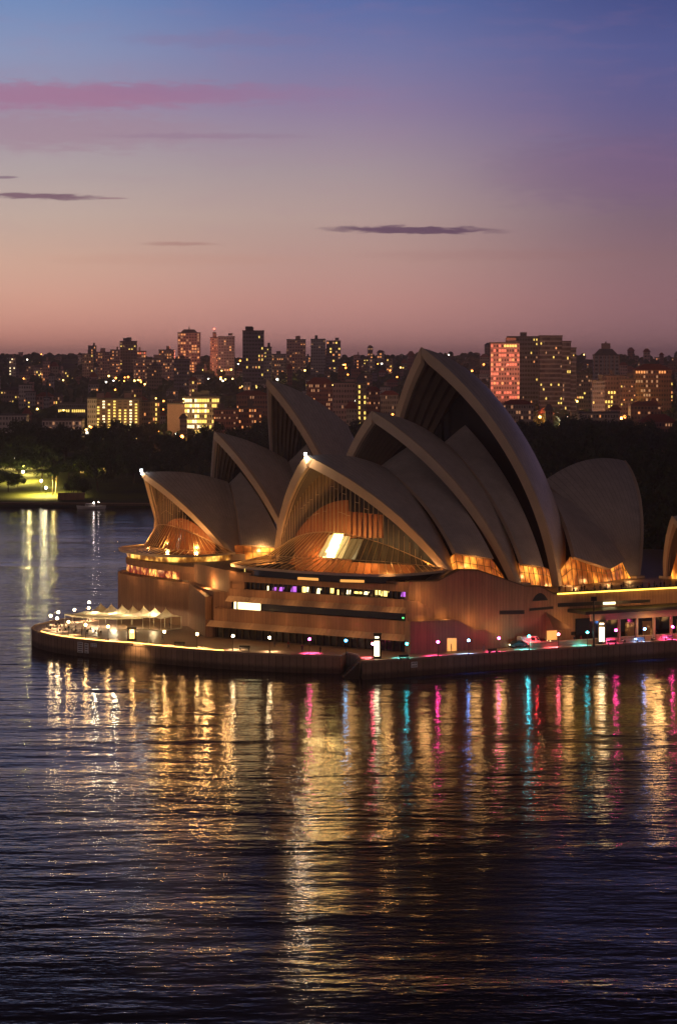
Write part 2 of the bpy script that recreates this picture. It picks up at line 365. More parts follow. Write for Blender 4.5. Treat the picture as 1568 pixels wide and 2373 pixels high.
for i in range(len(of) - 1):
    p, q = of[i], of[i + 1]; L_ = (q - p).length
    sw.add([(p.x, p.y, -2), (q.x, q.y, -2), (q.x, q.y, ZB - .3), (p.x, p.y, ZB - .3)], [(0, 1, 2, 3)], [(acc, 0), (acc + L_, 0), (acc + L_, 5), (acc, 5)])
    p2, q2 = inn[i], inn[i + 1]; e1, e2 = offs([p, q], .08)
    cp.add([(e1.x, e1.y, ZB - .3), (e2.x, e2.y, ZB - .3), (e2.x, e2.y, ZB + .12), (e1.x, e1.y, ZB + .12), (p2.x, p2.y, ZB + .12), (q2.x, q2.y, ZB + .12), (p2.x, p2.y, ZB - .02), (q2.x, q2.y, ZB - .02)],
           [(0, 1, 2, 3), (3, 2, 5, 4), (4, 5, 7, 6)]); acc += L_
sw.build('wall_face', M['seawall'], swt); cp.build('coping', M['ledge'], swt)
st = MB()
led = offs(nr, -.30)
for i in range(3, len(led) - 4):
    p, q = led[i], led[i + 1]; d_ = q - p; st.box(((p.x + q.x) / 2, (p.y + q.y) / 2, ZB + .21), (d_.length, .10, .12), math.atan2(d_.y, d_.x))
st.build('strip_light', M['strip'], swt)
M['notice'] = pbr('notice_white', (.9, .86, .84), .6, var=.05); M['ink'] = pbr('notice_ink', (.16, .11, .1), .6)
def notice(px0, px1, py0, py1, name='notice_board'):
    # find the wall face under this position
    best = None
    for i in range(len(of) - 1):
        d_ = (of[i + 1] - of[i]).normalized(); L_, z_ = onwall(of[i], d_, (px0 + px1) / 2, (py0 + py1) / 2)
        if -0.1 <= L_ <= (of[i + 1] - of[i]).length + .1 and (best is None or of[i].y < best[0].y): best = (of[i], d_, L_)
    o_, d_, L0 = best; nn = Vector((d_.y, -d_.x, 0)); La, z1 = onwall(o_, d_, px0, py0); Lb, z0 = onwall(o_, d_, px1, py1)
    f = MB(); f.slab(o_, d_, nn, [(La, z0), (Lb, z0), (Lb, z1), (La, z1)], .10, .02); fo = f.build(name, M['notice'], swt)
    k = MB(); h_ = z1 - z0; r_ = max(2, int(h_ / .45))
    for j in range(r_):
        zz = z0 + h_ * (j + .5) / r_; q_ = h_ / r_ * .28
        if (Lb - La) < h_:
            k.slab(o_, d_, nn, [(La + .22, zz - q_), (Lb - .22, zz - q_), (Lb - .22, zz + q_ * .6), (La + .22, zz + q_ * .6)], .015, .121)
        else:
            for a in (.1, .4, .7): k.slab(o_, d_, nn, [(La + (Lb - La) * a, zz - q_ * .7), (La + (Lb - La) * (a + .2), zz - q_ * .7), (La + (Lb - La) * (a + .2), zz + q_ * .7), (La + (Lb - La) * a, zz + q_ * .7)], .015, .121)
    k.build('lettering', M['ink'], fo)
notice(181, 193, 1487, 1513); notice(197.5, 206, 1490, 1514); notice(211.5, 225, 1490, 1500); notice(952, 966, 1534, 1546)
# landing steps in the notch of the wall
ls = empty('landing_steps', (2.5, 524, 0), 'dark stone steps going down to the water in the notch of the sea wall', 'steps')
sb = MB()
for i in range(14):
    k = (i + .5) / 14; sb.box((K0.x - .45 - 4.6 * k, K0.y + 2.5 + .2 * k, (ZB - 4.4 * k - 2) / 2 - .3), (4.6 / 14 + .01, 3.4, ZB - 4.4 * k + 2), 0)
sb.build('stair_flight', M['seawall'], ls)
hb = MB(); hb.tube((K0.x - .4, K0.y + .7, ZB + .9), (K0.x - 5.0, K0.y + .9, -.4), .06); 
for k in (0, .33, .66, 1): hb.tube((K0.x - .4 - 4.6 * k, K0.y + .7 + .2 * k, ZB + .9 - 4.3 * k), (K0.x - .4 - 4.6 * k, K0.y + .7 + .2 * k, ZB - .2 - 4.3 * k), .04)
hb.build('handrail', M['darkmetal'], ls)

# ------------------------------------------------------------------ shell geometry: every vault is a piece of a sphere 75 m in radius
RS = 75.0
class Hall:
    def __init__(s, o, adeg):
        a = math.radians(adeg); s.o = np.array([o[0], o[1], 0.]); s.n = np.array([-math.cos(a), -math.sin(a), 0.]); s.w = np.array([math.sin(a), -math.cos(a), 0.])
    def world(s, p):
        p = np.asarray(p, float); return s.o + p[..., :1] * s.n + p[..., 1:2] * s.w + p[..., 2:3] * np.array([0, 0, 1.])
    def onplane(s, px, py, t_):
        k = (px - CX) / FPX; A = s.o[0] + t_ * s.w[0]; B = s.o[1] + t_ * s.w[1]
        q = (k * B - A) / (s.n[0] - k * s.n[1]); Y = B + q * s.n[1]; return q, HC - (py - HY) * Y / FPX
def centre(P, Q, F, R=RS, sgn=1):
    a = P - F; b_ = Q - F; x = np.cross(a, b_)
    c = F + (np.cross(x, a) * b_.dot(b_) + np.cross(b_, x) * a.dot(a)) / (2 * x.dot(x)); r2 = ((c - F) ** 2).sum()
    h = math.sqrt(max(R * R - r2, 1.)); nn = x / np.linalg.norm(x); c1, c2 = c + nn * h, c - nn * h
    return c1 if c1[1] + c1[2] < c2[1] + c2[2] else c2
def slerp(A, B, C, n_):
    a = A - C; b_ = B - C; ra, rb = np.linalg.norm(a), np.linalg.norm(b_); a = a / ra; b_ = b_ / rb
    om = math.acos(max(-1, min(1, a.dot(b_)))); t_ = np.linspace(0, 1, n_)[:, None]
    if om < 1e-6: return A + (B - A) * t_
    return C + (np.sin((1 - t_) * om) * a + np.sin(t_ * om) * b_) / math.sin(om) * (ra + (rb - ra) * t_)
def arcpts(A, B, bul, out_dir, n_):
    """arc from A to B whose middle is pushed out by bul along out_dir"""
    t_ = np.linspace(0, 1, n_)[:, None]; return A + (B - A) * t_ + 4 * t_ * (1 - t_) * bul * out_dir
def mirror(G): G = np.array(G); G[..., 1] *= -1; return G

def main_shell(hall, parent, P, Q, F, C, th=1.7, nu=33, nv=26, name='roof_vault', ribs=14, label=None):
    """both halves of one vault: tiled outside, concrete rim at the mouth and a ribbed soffit"""
    P, Q, F, C = map(lambda v: np.array(v, float), (P, Q, F, C)); cr_ = np.array([C[0], 0, C[2]])
    rg = slerp(P, Q, cr_, nu)
    Fs = F[None, :] + np.linspace(0, 1, nu)[:, None] * (np.array([0, 0, 0.]))[None, :]
    # the ribs start side by side at the pedestal, not in one point
    foot_dir = (Q - P); foot_dir = np.array([foot_dir[0], 0, 0]) / abs(foot_dir[0])
    G = []
    for i in range(nu):
        f0 = F + foot_dir * (i / (nu - 1)) * 2.6; d = f0 - C; f0 = C + d / np.linalg.norm(d) * np.linalg.norm(F - C)
        G.append(slerp(f0, rg[i], C, nv))
    G = np.array(G)
    dirs = (G - C) / np.linalg.norm(G - C, axis=2, keepdims=True)
    thv = th * (0.55 + .45 * np.sin(np.linspace(.15, 1, nv) * math.pi / 2))[None, :, None]
    rib = np.zeros((nu, nv, 1)); 
    for i in range(nu): rib[i, :, 0] = .55 if i % 2 else 0
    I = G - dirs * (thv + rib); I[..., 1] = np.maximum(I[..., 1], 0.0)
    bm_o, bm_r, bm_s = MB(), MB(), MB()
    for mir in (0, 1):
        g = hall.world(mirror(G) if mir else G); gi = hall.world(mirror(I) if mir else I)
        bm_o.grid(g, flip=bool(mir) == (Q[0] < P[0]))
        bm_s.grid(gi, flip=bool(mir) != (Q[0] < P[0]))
        # rim: face of the mouth, one step deep
        mo = G[0]; off = (P - Q) / np.linalg.norm(P - Q) * .35
        lip_o = mo + dirs[0] * .12 + off; lip_i = mo - dirs[0] * (thv[0] + .25) + off; back_i = mo - dirs[0] * (thv[0] + .3) - off * 3; back_o = mo + dirs[0] * .12 - off * 2.5
        R_ = np.stack([back_o, lip_o, lip_i, back_i]); R_[..., 1] = np.maximum(R_[..., 1], 0)
        bm_r.grid(hall.world(mirror(R_) if mir else R_), flip=bool(mir))
        # rear edge strip closes the thickness
        Rb = np.stack([G[-1], G[-1] - dirs[-1] * thv[0]]); Rb[..., 1] = np.maximum(Rb[..., 1], 0)
        bm_r.grid(hall.world(mirror(Rb) if mir else Rb), flip=not bool(mir))
        # pedestal
        c = hall.world(np.array([F + foot_dir * 1.3])[0] * np.array([1, -1 if mir else 1, 1]))
        bm_r.box((c[0], c[1], F[2] - 1.0), (3.4, 2.6, 2.6), math.atan2(hall.n[1], hall.n[0]))
    v = bm_o.build(name, M['tile'], parent, True, label)
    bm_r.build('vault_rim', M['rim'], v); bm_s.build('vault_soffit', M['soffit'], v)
    return G, I
def side_shell(hall, parent, top, bot, bulge, name='side_vault', nu=17, nv=20, th=.9, mask=(0, 1)):
    """small vault between two big ones: ruled arcs from a bottom line up to the ridge"""
    def samp(pl, n_):
        pl = np.array(pl, float); d = np.r_[0, np.cumsum(np.linalg.norm(np.diff(pl, axis=0), axis=1))]; q = np.linspace(0, d[-1], n_)
        return np.stack([np.interp(q, d, pl[:, k]) for k in range(3)], 1)
    T_, B_ = samp(top, nu), samp(bot, nu); G = []
    for i in range(nu):
        ch = T_[i] - B_[i]; ax = np.array([1., 0, 0]); o_ = np.cross(ax, ch); o_ /= np.linalg.norm(o_)
        if o_[1] < 0: o_ = -o_
        bl = bulge[0] + (bulge[1] - bulge[0]) * i / (nu - 1); G.append(arcpts(B_[i], T_[i], bl, o_, nv))
    G = np.array(G); I = G.copy(); I[..., 1] = np.maximum(I[..., 1] - th, 0); I[..., 2] -= .35
    ob, eb = MB(), MB()
    for mir in mask:
        f = (lambda A: hall.world(mirror(A) if mir else A))
        ob.grid(f(G), flip=not bool(mir)); eb.grid(f(I), flip=bool(mir))
        for e in (0, -1): eb.grid(f(np.stack([G[e], I[e]])))
        eb.grid(f(np.stack([G[:, 0], I[:, 0]])))
    v = ob.build(name, M['tile'], parent, True); eb.build('vault_edge', M['rim'], v)
    return G

# ------------------------------------------------------------------ podium
pod = empty('podium_building', (20, 575, ZB), 'long brown granite podium under the vaulted halls, with window strips and lit terrace edge', 'building')
A_ = Vector((-26.5, 563.4, 0)); B_ = Vector((14.4, 533.5, 0)); fd = (B_ - A_).normalized(); fn = Vector((fd.y, -fd.x, 0))
wd = Vector((.867, .498, 0)).normalized(); wn = Vector((wd.y, -wd.x, 0)); LF = (B_ - A_).length
T = Hall((-16.34, 636.42), 31.42); CH = Hall((23.62, 582.89), 49.36)
def th_(s_, t_): p = T.world(np.array([s_, t_, 0.])); return (float(p[0]), float(p[1]))
tfront = [th_(*q) for q in [(40.7, 33), (41.4, 27), (41.9, 20), (42.2, 12), (42.1, 6), (41.4, 0), (39.6, -5), (36.5, -9), (31, -13), (20, -17), (0, -20), (-45, -22)]]
E1 = B_ + wd * 120
core = MB()
inset = lambda p, q, d_: (p[0] + q[0] * d_, p[1] + q[1] * d_)
Ai, Bi = A_ - fn * 1.4 - fd * 2, B_ - fn * 1.4 - wn * .0
wp = [onwall(B_, wd, *q) for q in [(946, 1349), (1014, 1347), (1064, 1321.6), (1104, 1321.6), (1214, 1359), (1249, 1359), (1284, 1378)]]
TERR = 13.9
core.prism([(Ai.x, Ai.y), (Bi.x, Bi.y), (B_ - wn * 1.2 + wd * 1.5)[:2], (E1 - wn * 1.2)[:2], (175, 660), (60, 700), tfront[-1]] + tfront[::-1][1:], ZB - .5, 13.45)
core.build('podium_mass', M['granite'], pod)
# terrace deck behind the west wall
tk = MB(); Lt = wp[-1][0]
tk.prism([tuple((B_ - wn * 1.1 + wd * 1.2)[:2]), tuple((E1 - wn * 1.1)[:2]), (174, 660), (60, 699), th_(-40, -18), th_(10, -12), th_(30, 20), tuple((A_ - fn * 6)[:2]), tuple((B_ - fn * 6)[:2])], 13.45, 13.7)
tk.build('terrace_deck', M['paving'], pod)
# west wall with its stepped top
prof = [(0, ZB)] + [(max(0, L_), z_) for L_, z_ in wp] + [(118, TERR + .2), (118, ZB)]
ww = MB(); ww.slab(B_, wd, wn, prof, 1.2, -1.2); ww.build('west_wall', M['granite'], pod)
def wl(px, py): return onwall(B_, wd, px, py)
cpm = MB()
for (L0, z0), (L1, z1) in zip(wp[:-1], wp[1:]):
    cpm.slab(B_, wd, wn, [(max(0, L0), z0), (L1, z1), (L1, z1 + .22), (max(0, L0), z0 + .22)], 1.5, -1.35)
cpm.slab(B_, wd, wn, [(wp[-1][0], TERR + .2), (118, TERR + .2), (118, TERR + .42), (wp[-1][0], TERR + .42)], 1.5, -1.35)
cpm.build('parapet_coping', M['bronze'], pod)
sl = MB(); 
sl.slab(B_, wd, wn, [(wp[-1][0] + .6, TERR + .10), (117, TERR + .10), (117, TERR + .38), (wp[-1][0] + .6, TERR + .38)], .14, .18); sl.build('parapet_strip_light', M['strip2'], pod)
# ground under the high shells: raised deck following the stepped wall
rd = MB()
hi = [(max(0, L_), z_ - .25) for L_, z_ in wp]
for (L0, z0), (L1, z1) in zip(hi[:-1], hi[1:]):
    p0, p1 = B_ + wd * L0, B_ + wd * L1
    q0, q1 = p0 - wn * 46, p1 - wn * 46; p0 = p0 - wn * 1.21; p1 = p1 - wn * 1.21
    rd.add([(p0.x, p0.y, z0), (p1.x, p1.y, z1), (q1.x, q1.y, z1), (q0.x, q0.y, z0)], [(0, 1, 2, 3)])
rd.build('raised_deck', M['paving'], pod)
# north front: three window strips between sloping granite hoods
LL = lambda px, py: onwall(A_, fd, px, py)[0]
LC, LB, LA = LL(565, 1360), LL(530, 1400), LL(487, 1460)
fb = MB()
for L0, z0, z1 in ((LC - 4, 16.1, 18.1), (LB, 12.9, 14.5), (LA + 1, 7.3, 10.05)):
    fb.slab(A_, fd, fn, [(L0, z0), (LF, z0), (LF, z1), (L0, z1)], 1.5, -1.5)
fb.slab(A_, fd, fn, [(LA - 1.5, ZB), (LA + .6, ZB), (LA + .6, 7.3), (LA - 1.5, 7.3)], 1.4, -1.5)
fb.slab(A_, fd, fn, [(LF - .9, ZB), (LF, ZB), (LF, 16.1), (LF - .9, 16.1)], .7, -1.5)
fb.slab(A_, fd, fn, [(LC - 4, 14.5), (LC, 14.5), (LC, 16.1), (LC - 4, 16.1)], 1.2, -1.4)
fb.build('front_parapet', M['granite'], pod)
for L0, z0, z1, o_ in ((LB, 11.8, 12.9, 1.3), (LA, 6.1, 7.3, 1.5)):
    hd = MB()
    n_ = 46
    for k in range(n_):
        a = L0 + (LF - .02 - L0) * k / n_; b2 = L0 + (LF - .02 - L0) * (k + .93) / n_
        P = lambda L_, t_, z_: tuple((A_ + fd * L_ + fn * t_)[:2]) + (z_,)
        hd.add([P(a, .02, z1), P(b2, .02, z1), P(b2, o_, z0), P(a, o_, z0), P(a, -.3, z0 - .02), P(b2, -.3, z0 - .02)], [(3, 2, 1, 0), (0, 4, 3), (1, 2, 5), (2, 3, 4, 5)], [(a, z1), (b2, z1), (b2, z0), (a, z0), (a, z0), (b2, z0)])
    hd.build('window_hood', M['ledge'], pod)
M['strip_glass'] = pbr('strip_glass', (.012, .012, .014), .12, var=.2)
def strip(L0, L1, z0, z1, mat, name='window_strip', off=-1.2, th=.15):
    g_ = MB(); g_.slab(A_, fd, fn, [(L0, z0), (L1, z0), (L1, z1), (L0, z1)], th, off); return g_.build(name, mat, pod)
M['purple'] = emi('window_purple', (.55, .12, .8), 1.3, False); M['yellowlit'] = emi('window_yellow', (1., .72, .18), 2.6, False); M['brightlit'] = emi('window_bright', (1., .83, .42), 3.2, False)
c1_ = strip(LC, LF - .9, 14.5, 16.1, M['strip_glass']); b1_ = strip(LB, LF - .9, 10.05, 11.8, M['strip_glass']); a1_ = strip(LA + .6, LF - .9, ZB, 6.1, M['strip_glass'])
mu = MB()
for k in range(34):
    L_ = LC + (LF - .9 - LC) * k / 34; mu.slab(A_, fd, fn, [(L_, 14.5), (L_ + .12, 14.5), (L_ + .12, 16.1), (L_, 16.1)], .3, -1.05)
for k in range(28):
    L_ = LA + 1 + (LF - 2 - LA) * k / 28; mu.slab(A_, fd, fn, [(L_, ZB), (L_ + .15, ZB), (L_ + .15, 6.1), (L_, 6.1)], .3, -1.05)
mu.build('window_mullion', M['bronze'], c1_)
def lit_bit(px0, px1, py0, py1, mat, slant=0.0, par=None):
    La, za = onwall(A_, fd, px0, py0); Lb, zb = onwall(A_, fd, px1, py1)
    g_ = MB(); g_.slab(A_, fd, fn, [(La, zb), (Lb - slant, zb), (Lb, za), (La + slant, za)], .06, -1.02); g_.build('lit_pane', mat, par or c1_)
for x, w_, sl_, mt in [(613, 5, 0, 'brightlit'), (626, 8, 2, 'purple'), (640, 12, 5, 'purple'), (667, 16, 7, 'purple'), (694, 8, 0, 'yellowlit'), (699, 10, 4, 'brightlit'), (727, 11, -5, 'brightlit'), (758, 9, -2, 'yellowlit'),
                       (775, 6, 0, 'yellowlit'), (796, 10, -4, 'brightlit'), (812, 20, 2, 'yellowlit'), (836, 13, -5, 'brightlit'), (863, 12, 0, 'yellowlit'), (876, 18, 6, 'yellowlit'), (922, 15, 6, 'purple')]:
    yy = 1357 + (x - 600) * .043; lit_bit(x, x + w_, yy + random.uniform(-1, 5), yy + random.uniform(11, 15), M[mt], abs(sl_) * .05)
lit_bit(545, 597, 1395, 1418, M['brightlit'], 0, b1_); lit_bit(536, 541, 1393, 1414, M['brightlit'], 0, b1_)
M['green'] = emi('exit_green', (.1, 1, .2), 4, False); lit_bit(925.5, 928.5, 1431, 1434.5, M['green'], 0, b1_)
# block behind the front (roof under the glass skirt)
fk = MB(); fk.prism([tuple((A_ + fd * (LC - 4) - fn * 1.5)[:2]), tuple((B_ - fn * 1.5 - fd * .1)[:2]), tuple((B_ - fn * 18 - fd * .1)[:2]), tuple((A_ + fd * (LC - 4) - fn * 26)[:2])], 13.4, 17.6)
fk.build('foyer_base', M['granite'], pod)
# layered walls against the west wall
def wslab(pts, th, off=0.0, mat='granite', name='projecting_wall'):
    g_ = MB(); g_.slab(B_, wd, wn, [wl(x, y) for x, y in pts], th, off); return g_.build(name, M[mat], pod)
def wslab2(pts, off, th, mat, name):
    o_ = B_ + wn * (off + th); g_ = MB(); pr_ = [onwall(o_, wd, x, y) for x, y in pts]; pr_ = [(L_, ZB if i >= len(pr_) - 2 and name == 'projecting_wall' else z_) for i, (L_, z_) in enumerate(pr_)]
    g_.slab(B_, wd, wn, pr_, th, off); return g_.build(name, M[mat], pod)
wslab2([(950, 1441), (1050, 1436), (1060, 1438), (1104, 1459), (1124, 1460), (1182, 1492), (1182, 1500), (950, 1515)], 0.02, 2.2, 'granite', 'projecting_wall')
wslab2([(944, 1391.6), (966, 1391.6), (1003, 1414), (1003, 1436), (944, 1440)], 0.02, .9, 'granite', 'wall_step')
dr = wslab2([(1036, 1479), (1057, 1479), (1057, 1508), (1036, 1509)], 2.23, .08, 'brightlit', 'doorway'); M['doorlit'] = emi('door_orange', (1., .42, .08), 1.1, False); dr.data.materials[0] = M['doorlit']
wslab([(1156, 1415), (1214, 1414), (1214, 1423), (1156, 1424)], .05, .0, 'dark', 'wall_slot')
wslab([(1291, 1398), (1505, 1389), (1505, 1396), (1291, 1407)], .05, .0, 'dark', 'wall_slot')
wslab([(1225, 1410), (1281, 1405), (1281, 1411), (1225, 1416)], .05, .0, 'dark', 'wall_slot')
sc_ = [(1232 + 36 * (k / 10), 1393 - 2 * k / 10 - 18 * math.sin(math.pi * k / 10) ** .8) for k in range(11)]; wslab(sc_, .05, .0, 'dark', 'arched_window')
fx = wslab([(1396, 1395.5), (1423, 1394.5), (1423, 1400), (1396, 1401)], .3, .0, 'brightlit', 'wall_light')
wslab([(1322, 1464), (1345, 1463), (1345, 1471), (1322, 1472)], .05, .0, 'dark', 'low_window')
# folded triangular hood over a lit side entrance
d2 = wslab([(1266, 1457), (1289, 1456), (1289, 1482), (1266, 1483)], .06, .02, 'doorlit' if 'doorlit' in M else 'dark', 'doorway')
L0, z0 = wl(1263, 1418); L1, z1 = wl(1312, 1452); P = lambda L_, t_, z_: tuple((B_ + wd * L_ + wn * t_)[:2]) + (z_,)
hm = MB(); hm.add([P(L0, .05, z0), P(L1 - 1.5, 4.2, z1), P(L0 + .2, 3.0, z1 - .3), P(L0, .05, z0 - 4.0), P(L1 - 1.3, .05, z1 + .4)], [(0, 1, 4), (0, 2, 1), (0, 3, 2), (3, 4, 1), (3, 1, 2)])
hm.build('entrance_hood', M['granite'], pod)
# upper wall joining the theatre drum to the concert front
tdrum = [th_(*q) for q in [(38.6, 31.5), (39.4, 26), (40.0, 20), (40.3, 12), (40.2, 6), (39.4, 0), (37.5, -5), (34.4, -8.5), (28, -12), (15, -14), (15, 31)]]
dm = MB(); dm.prism(tdrum, 15.4, 16.9); dm.prism([((x - tdrum[-2][0]) * .975 + tdrum[-2][0], (y - tdrum[-2][1]) * .975 + tdrum[-2][1]) for x, y in tdrum], 13.4, 15.4); dm.build('theatre_drum', M['granite'], pod)
cF = A_ + fd * (LC - 3.5); cG = cF - fn * 16
cw = MB(); cw.prism([tdrum[0], (cF.x, cF.y), (cG.x, cG.y), th_(22, 31)], 13.4, lambda p: 18.2 if p[1] < 586 else 17.8); cw.build('linking_wall', M['granite'], pod)
dk = Vector((*tfront[0], 0)); aL = A_ + fd * (LA - 1); aB = A_ + fd * (LB)
lw_ = MB(); lw_.prism([(dk.x, dk.y), (aL.x - .3, aL.y + .1), (aL - fn * 6)[:2], (aB - fn * 2)[:2], (cF.x - 1, cF.y + 4), th_(30, 31)], ZB - .4, lambda p: 13.6 if p[1] > 580 else 12.3); lw_.build('lower_linking_wall', M['granite'], pod)
# drum window strip: lit rooms, red and yellow
M['lounge'] = lit_interior('lounge_lights', (.75, .05, .02), (1., .62, .12), 2.2, .55, .42)
td2 = [((x - tdrum[-2][0]) * .982 + tdrum[-2][0], (y - tdrum[-2][1]) * .982 + tdrum[-2][1]) for x, y in tdrum[:8]]
for i in range(7):
    p, q = Vector((*td2[i], 0)), Vector((*td2[i + 1], 0)); d_ = (q - p).normalized(); L_ = (q - p).length; nn = Vector((-d_.y, d_.x, 0))
    g_ = MB()
    if i == 0: continue
    for k in range(2): g_.slab(p, d_, nn * -1 if nn.y > 0 else nn, [(L_ * k / 2 + .25, 13.65), (L_ * (k + 1) / 2 - .25, 13.65), (L_ * (k + 1) / 2 - .25, 15.3), (L_ * k / 2 + .25, 15.3)], .06, .02)
    g_.build('drum_window', M['lounge'], pod)
rl = MB(); 
for i in range(9):
    p, q = tfront[i], tfront[i + 1]
    rl.tube((p[0], p[1], 13.9), (q[0], q[1], 13.9), .07); rl.tube((p[0], p[1], 13.45), (p[0], p[1], 13.9), .05)
rl.build('terrace_rail', M['darkmetal'], pod)

# awning building on the west side
aw = empty('awning_pavilion', (62, 556, ZB), 'low flat-roofed pavilion with lit columns and dark bays under the west wall', 'pavilion')
o_ = B_ + wn * 5.5; La, za = onwall(o_, wd, 1366, 1418); Lb = La + 46
rf = MB(); rf.slab(B_, wd, wn, [(La - 2, 10.1), (Lb, 10.1), (Lb, 10.75), (La - 2, 10.75)], 6.6, .02); rf.build('flat_roof', M['darkmetal'], aw)
fs = MB(); fs.slab(B_, wd, wn, [(La, 8.6), (Lb, 8.6), (Lb, 10.1), (La, 10.1)], .5, 5.4); fs.build('fascia', M['ledge'], aw)
cm = [];
for k in range(9):
    c_ = B_ + wd * (La + 3.2 + k * 4.6) + wn * 5.2; g_ = MB(); g_.box((c_.x, c_.y, (ZB + 8.6) / 2), (.5, .5, 5.0), math.atan2(wd.y, wd.x)); g_.build('column', M['ledge'], aw)
bk = MB(); bk.slab(B_, wd, wn, [(La, ZB), (Lb, ZB), (Lb, 8.6), (La, 8.6)], .2, .05); bk.build('glazed_bay', M['strip_glass'], aw)
M['cafe'] = lit_interior('cafe_lights', (.4, .12, .02), (1., .6, .2), 1.2, .9, .52)
for k in (2, 3, 5, 7):
    g_ = MB(); g_.slab(B_, wd, wn, [(La + 3.8 + k * 4.6, ZB + .6), (La + 6.2 + k * 4.6, ZB + .6), (La + 6.2 + k * 4.6, 7.2), (La + 3.8 + k * 4.6, 7.2)], .05, .27); g_.build('lit_bay', M['cafe'], aw)
# low wall along the walk on the west side
lwt = empty('garden_wall', (45, 548, ZB), 'low lit stone balustrade between the west walk and the pavilion', 'low wall')
lo = B_ + wn * 4.6; g_ = MB(); g_.slab(lo, wd, wn, [(27, ZB), (78, ZB), (78, ZB + 1.0), (27, ZB + 1.0)], .4, 0); g_.build('wall_body', M['ledge'], lwt)
g_ = MB(); g_.slab(lo, wd, wn, [(26.8, ZB + 1.0), (78, ZB + 1.0), (78, ZB + 1.12), (26.8, ZB + 1.12)], .6, -.1); g_.build('coping', M['rim'], lwt)

# ------------------------------------------------------------------ concert hall (near) and theatre (behind)
ch = empty('concert_hall', (23.6, 582.9, 13.7), 'large concert hall of tall white tiled vaults with the brightly lit glass foyer', 'concert hall')
tt = empty('opera_theatre', (-16.3, 636.4, 13.7), 'smaller vaulted theatre standing behind and left of the big hall', 'theatre')
C1 = np.array([41.3, -36.8, -21.5]); C2 = np.array([29.4, -39.3, -11.]); C3 = np.array([16.1, -45.1, 7.4])
def rz(C, s_, R=RS): return C[2] + math.sqrt(R * R - C[1] ** 2 - (s_ - C[0]) ** 2)
main_shell(CH, ch, (46.57, 0, 43.66), (20.2, 0, rz(C1, 20.2)), (29.06, 24.79, 19.51), C1)
main_shell(CH, ch, (24.8, 0, 52.74), (-.8, 0, rz(C2, -.8)), (9.77, 28.03, 15.65), C2)
main_shell(CH, ch, (7.71, 0, 66.67), (-37, 0, rz(C3, -37)), (-9.45, 25.11, 13.69), C3)
R4 = 64.0; C4 = centre(np.array([-71.7, 0, 39.3]), np.array([-38., 0, 35.3]), np.array([-42.5, 24, 13.9]), R4)
main_shell(CH, ch, (-71.7, 0, rz(C4, -71.7, R4)), (-38, 0, rz(C4, -38, R4)), (-42.5, 24, 13.9), C4)
zt = lambda s_: float(np.interp(s_, [-60, -9.45, 9.77, 29.06, 40], [13.7, 13.69, 15.65, 19.3, 19.5]))
side_shell(CH, ch, [(19.6, 0, 39.8), (12.8, 0, 44.8)], [(27, 24.7, 23.2), (16, 26.3, 21.5)], (1.9, 2.0))
side_shell(CH, ch, [(-1.5, 0, 45), (-7.9, 0, 49.3)], [(7.2, 27.6, 19.9), (-2.5, 26, 18.6)], (2.4, 2.7))
side_shell(CH, ch, [(-36.3, 0, 35), (-37.8, 0, 34.2), (-39.5, 0, 35)], [(-14.7, 25.6, 20.1), (-29.6, 25, 16.5), (-37, 24, 18)], (2.0, 1.2))
M['infill'] = lit_interior('infill_lights', (.75, .13, .01), (1., .42, .05), 2.4, .16, .40)
def infill(hall, parent, pts, zf, shift=-.8, mir=(0, 1)):
    """glazed wall closing the gap between a side vault and the deck, with sloping bronze bars"""
    if len(mir) == 2: return infill(hall, parent, pts, zf, shift, (0,)), infill(hall, parent, pts, zf, shift, (1,))
    pts = np.array(pts, float); g_ = MB(); b_ = MB(); d = np.r_[0, np.cumsum(np.linalg.norm(np.diff(pts, axis=0), axis=1))]; n_ = max(5, int(d[-1] / 2.0))
    for m_ in mir:
        top, bot = [], []
        for k in range(n_ + 1):
            q = d[-1] * k / n_; p = np.array([np.interp(q, d, pts[:, j]) for j in range(3)]); p[1] += shift; p[2] += .2; bt = np.array([p[0], p[1] + .9, zf(p[0])])
            if m_: p = p * [1, -1, 1]; bt = bt * [1, -1, 1]
            top.append(hall.world(p)); bot.append(hall.world(bt))
        g_.grid([top, bot])
        for k in range(n_ + 1):
            o2 = hall.w * (.12 if not m_ else -.12); b_.tube(top[k] + o2, bot[k] + o2, .09, n=4, cap=False)
        for f in (.0, .42, 1.):
            for k in range(n_):
                o2 = hall.w * (.12 if not m_ else -.12); a, c = top[k] * (1 - f) + bot[k] * f, top[k + 1] * (1 - f) + bot[k + 1] * f; b_.tube(a + o2, c + o2, .07, n=4, cap=False)
    g = g_.build('infill_glazing', M['infill'], parent); b_.build('glazing_bar', M['bronze'], g); return g
infill(CH, ch, [(28.2, 24.6, 22.0), (27, 24.7, 23.2), (16, 26.3, 21.5), (12.0, 26.5, 17.5)], zt)
infill(CH, ch, [(7.4, 27.0, 19.9), (-2.5, 26, 18.6), (-6.5, 25.2, 17.6)], zt)
infill(CH, ch, [(-11.5, 24.6, 17.0), (-14.7, 25.2, 20.1), (-29.6, 24.6, 16.4), (-37, 23.4, 18), (-39.5, 23.6, 14.5)], lambda s_: 13.7)
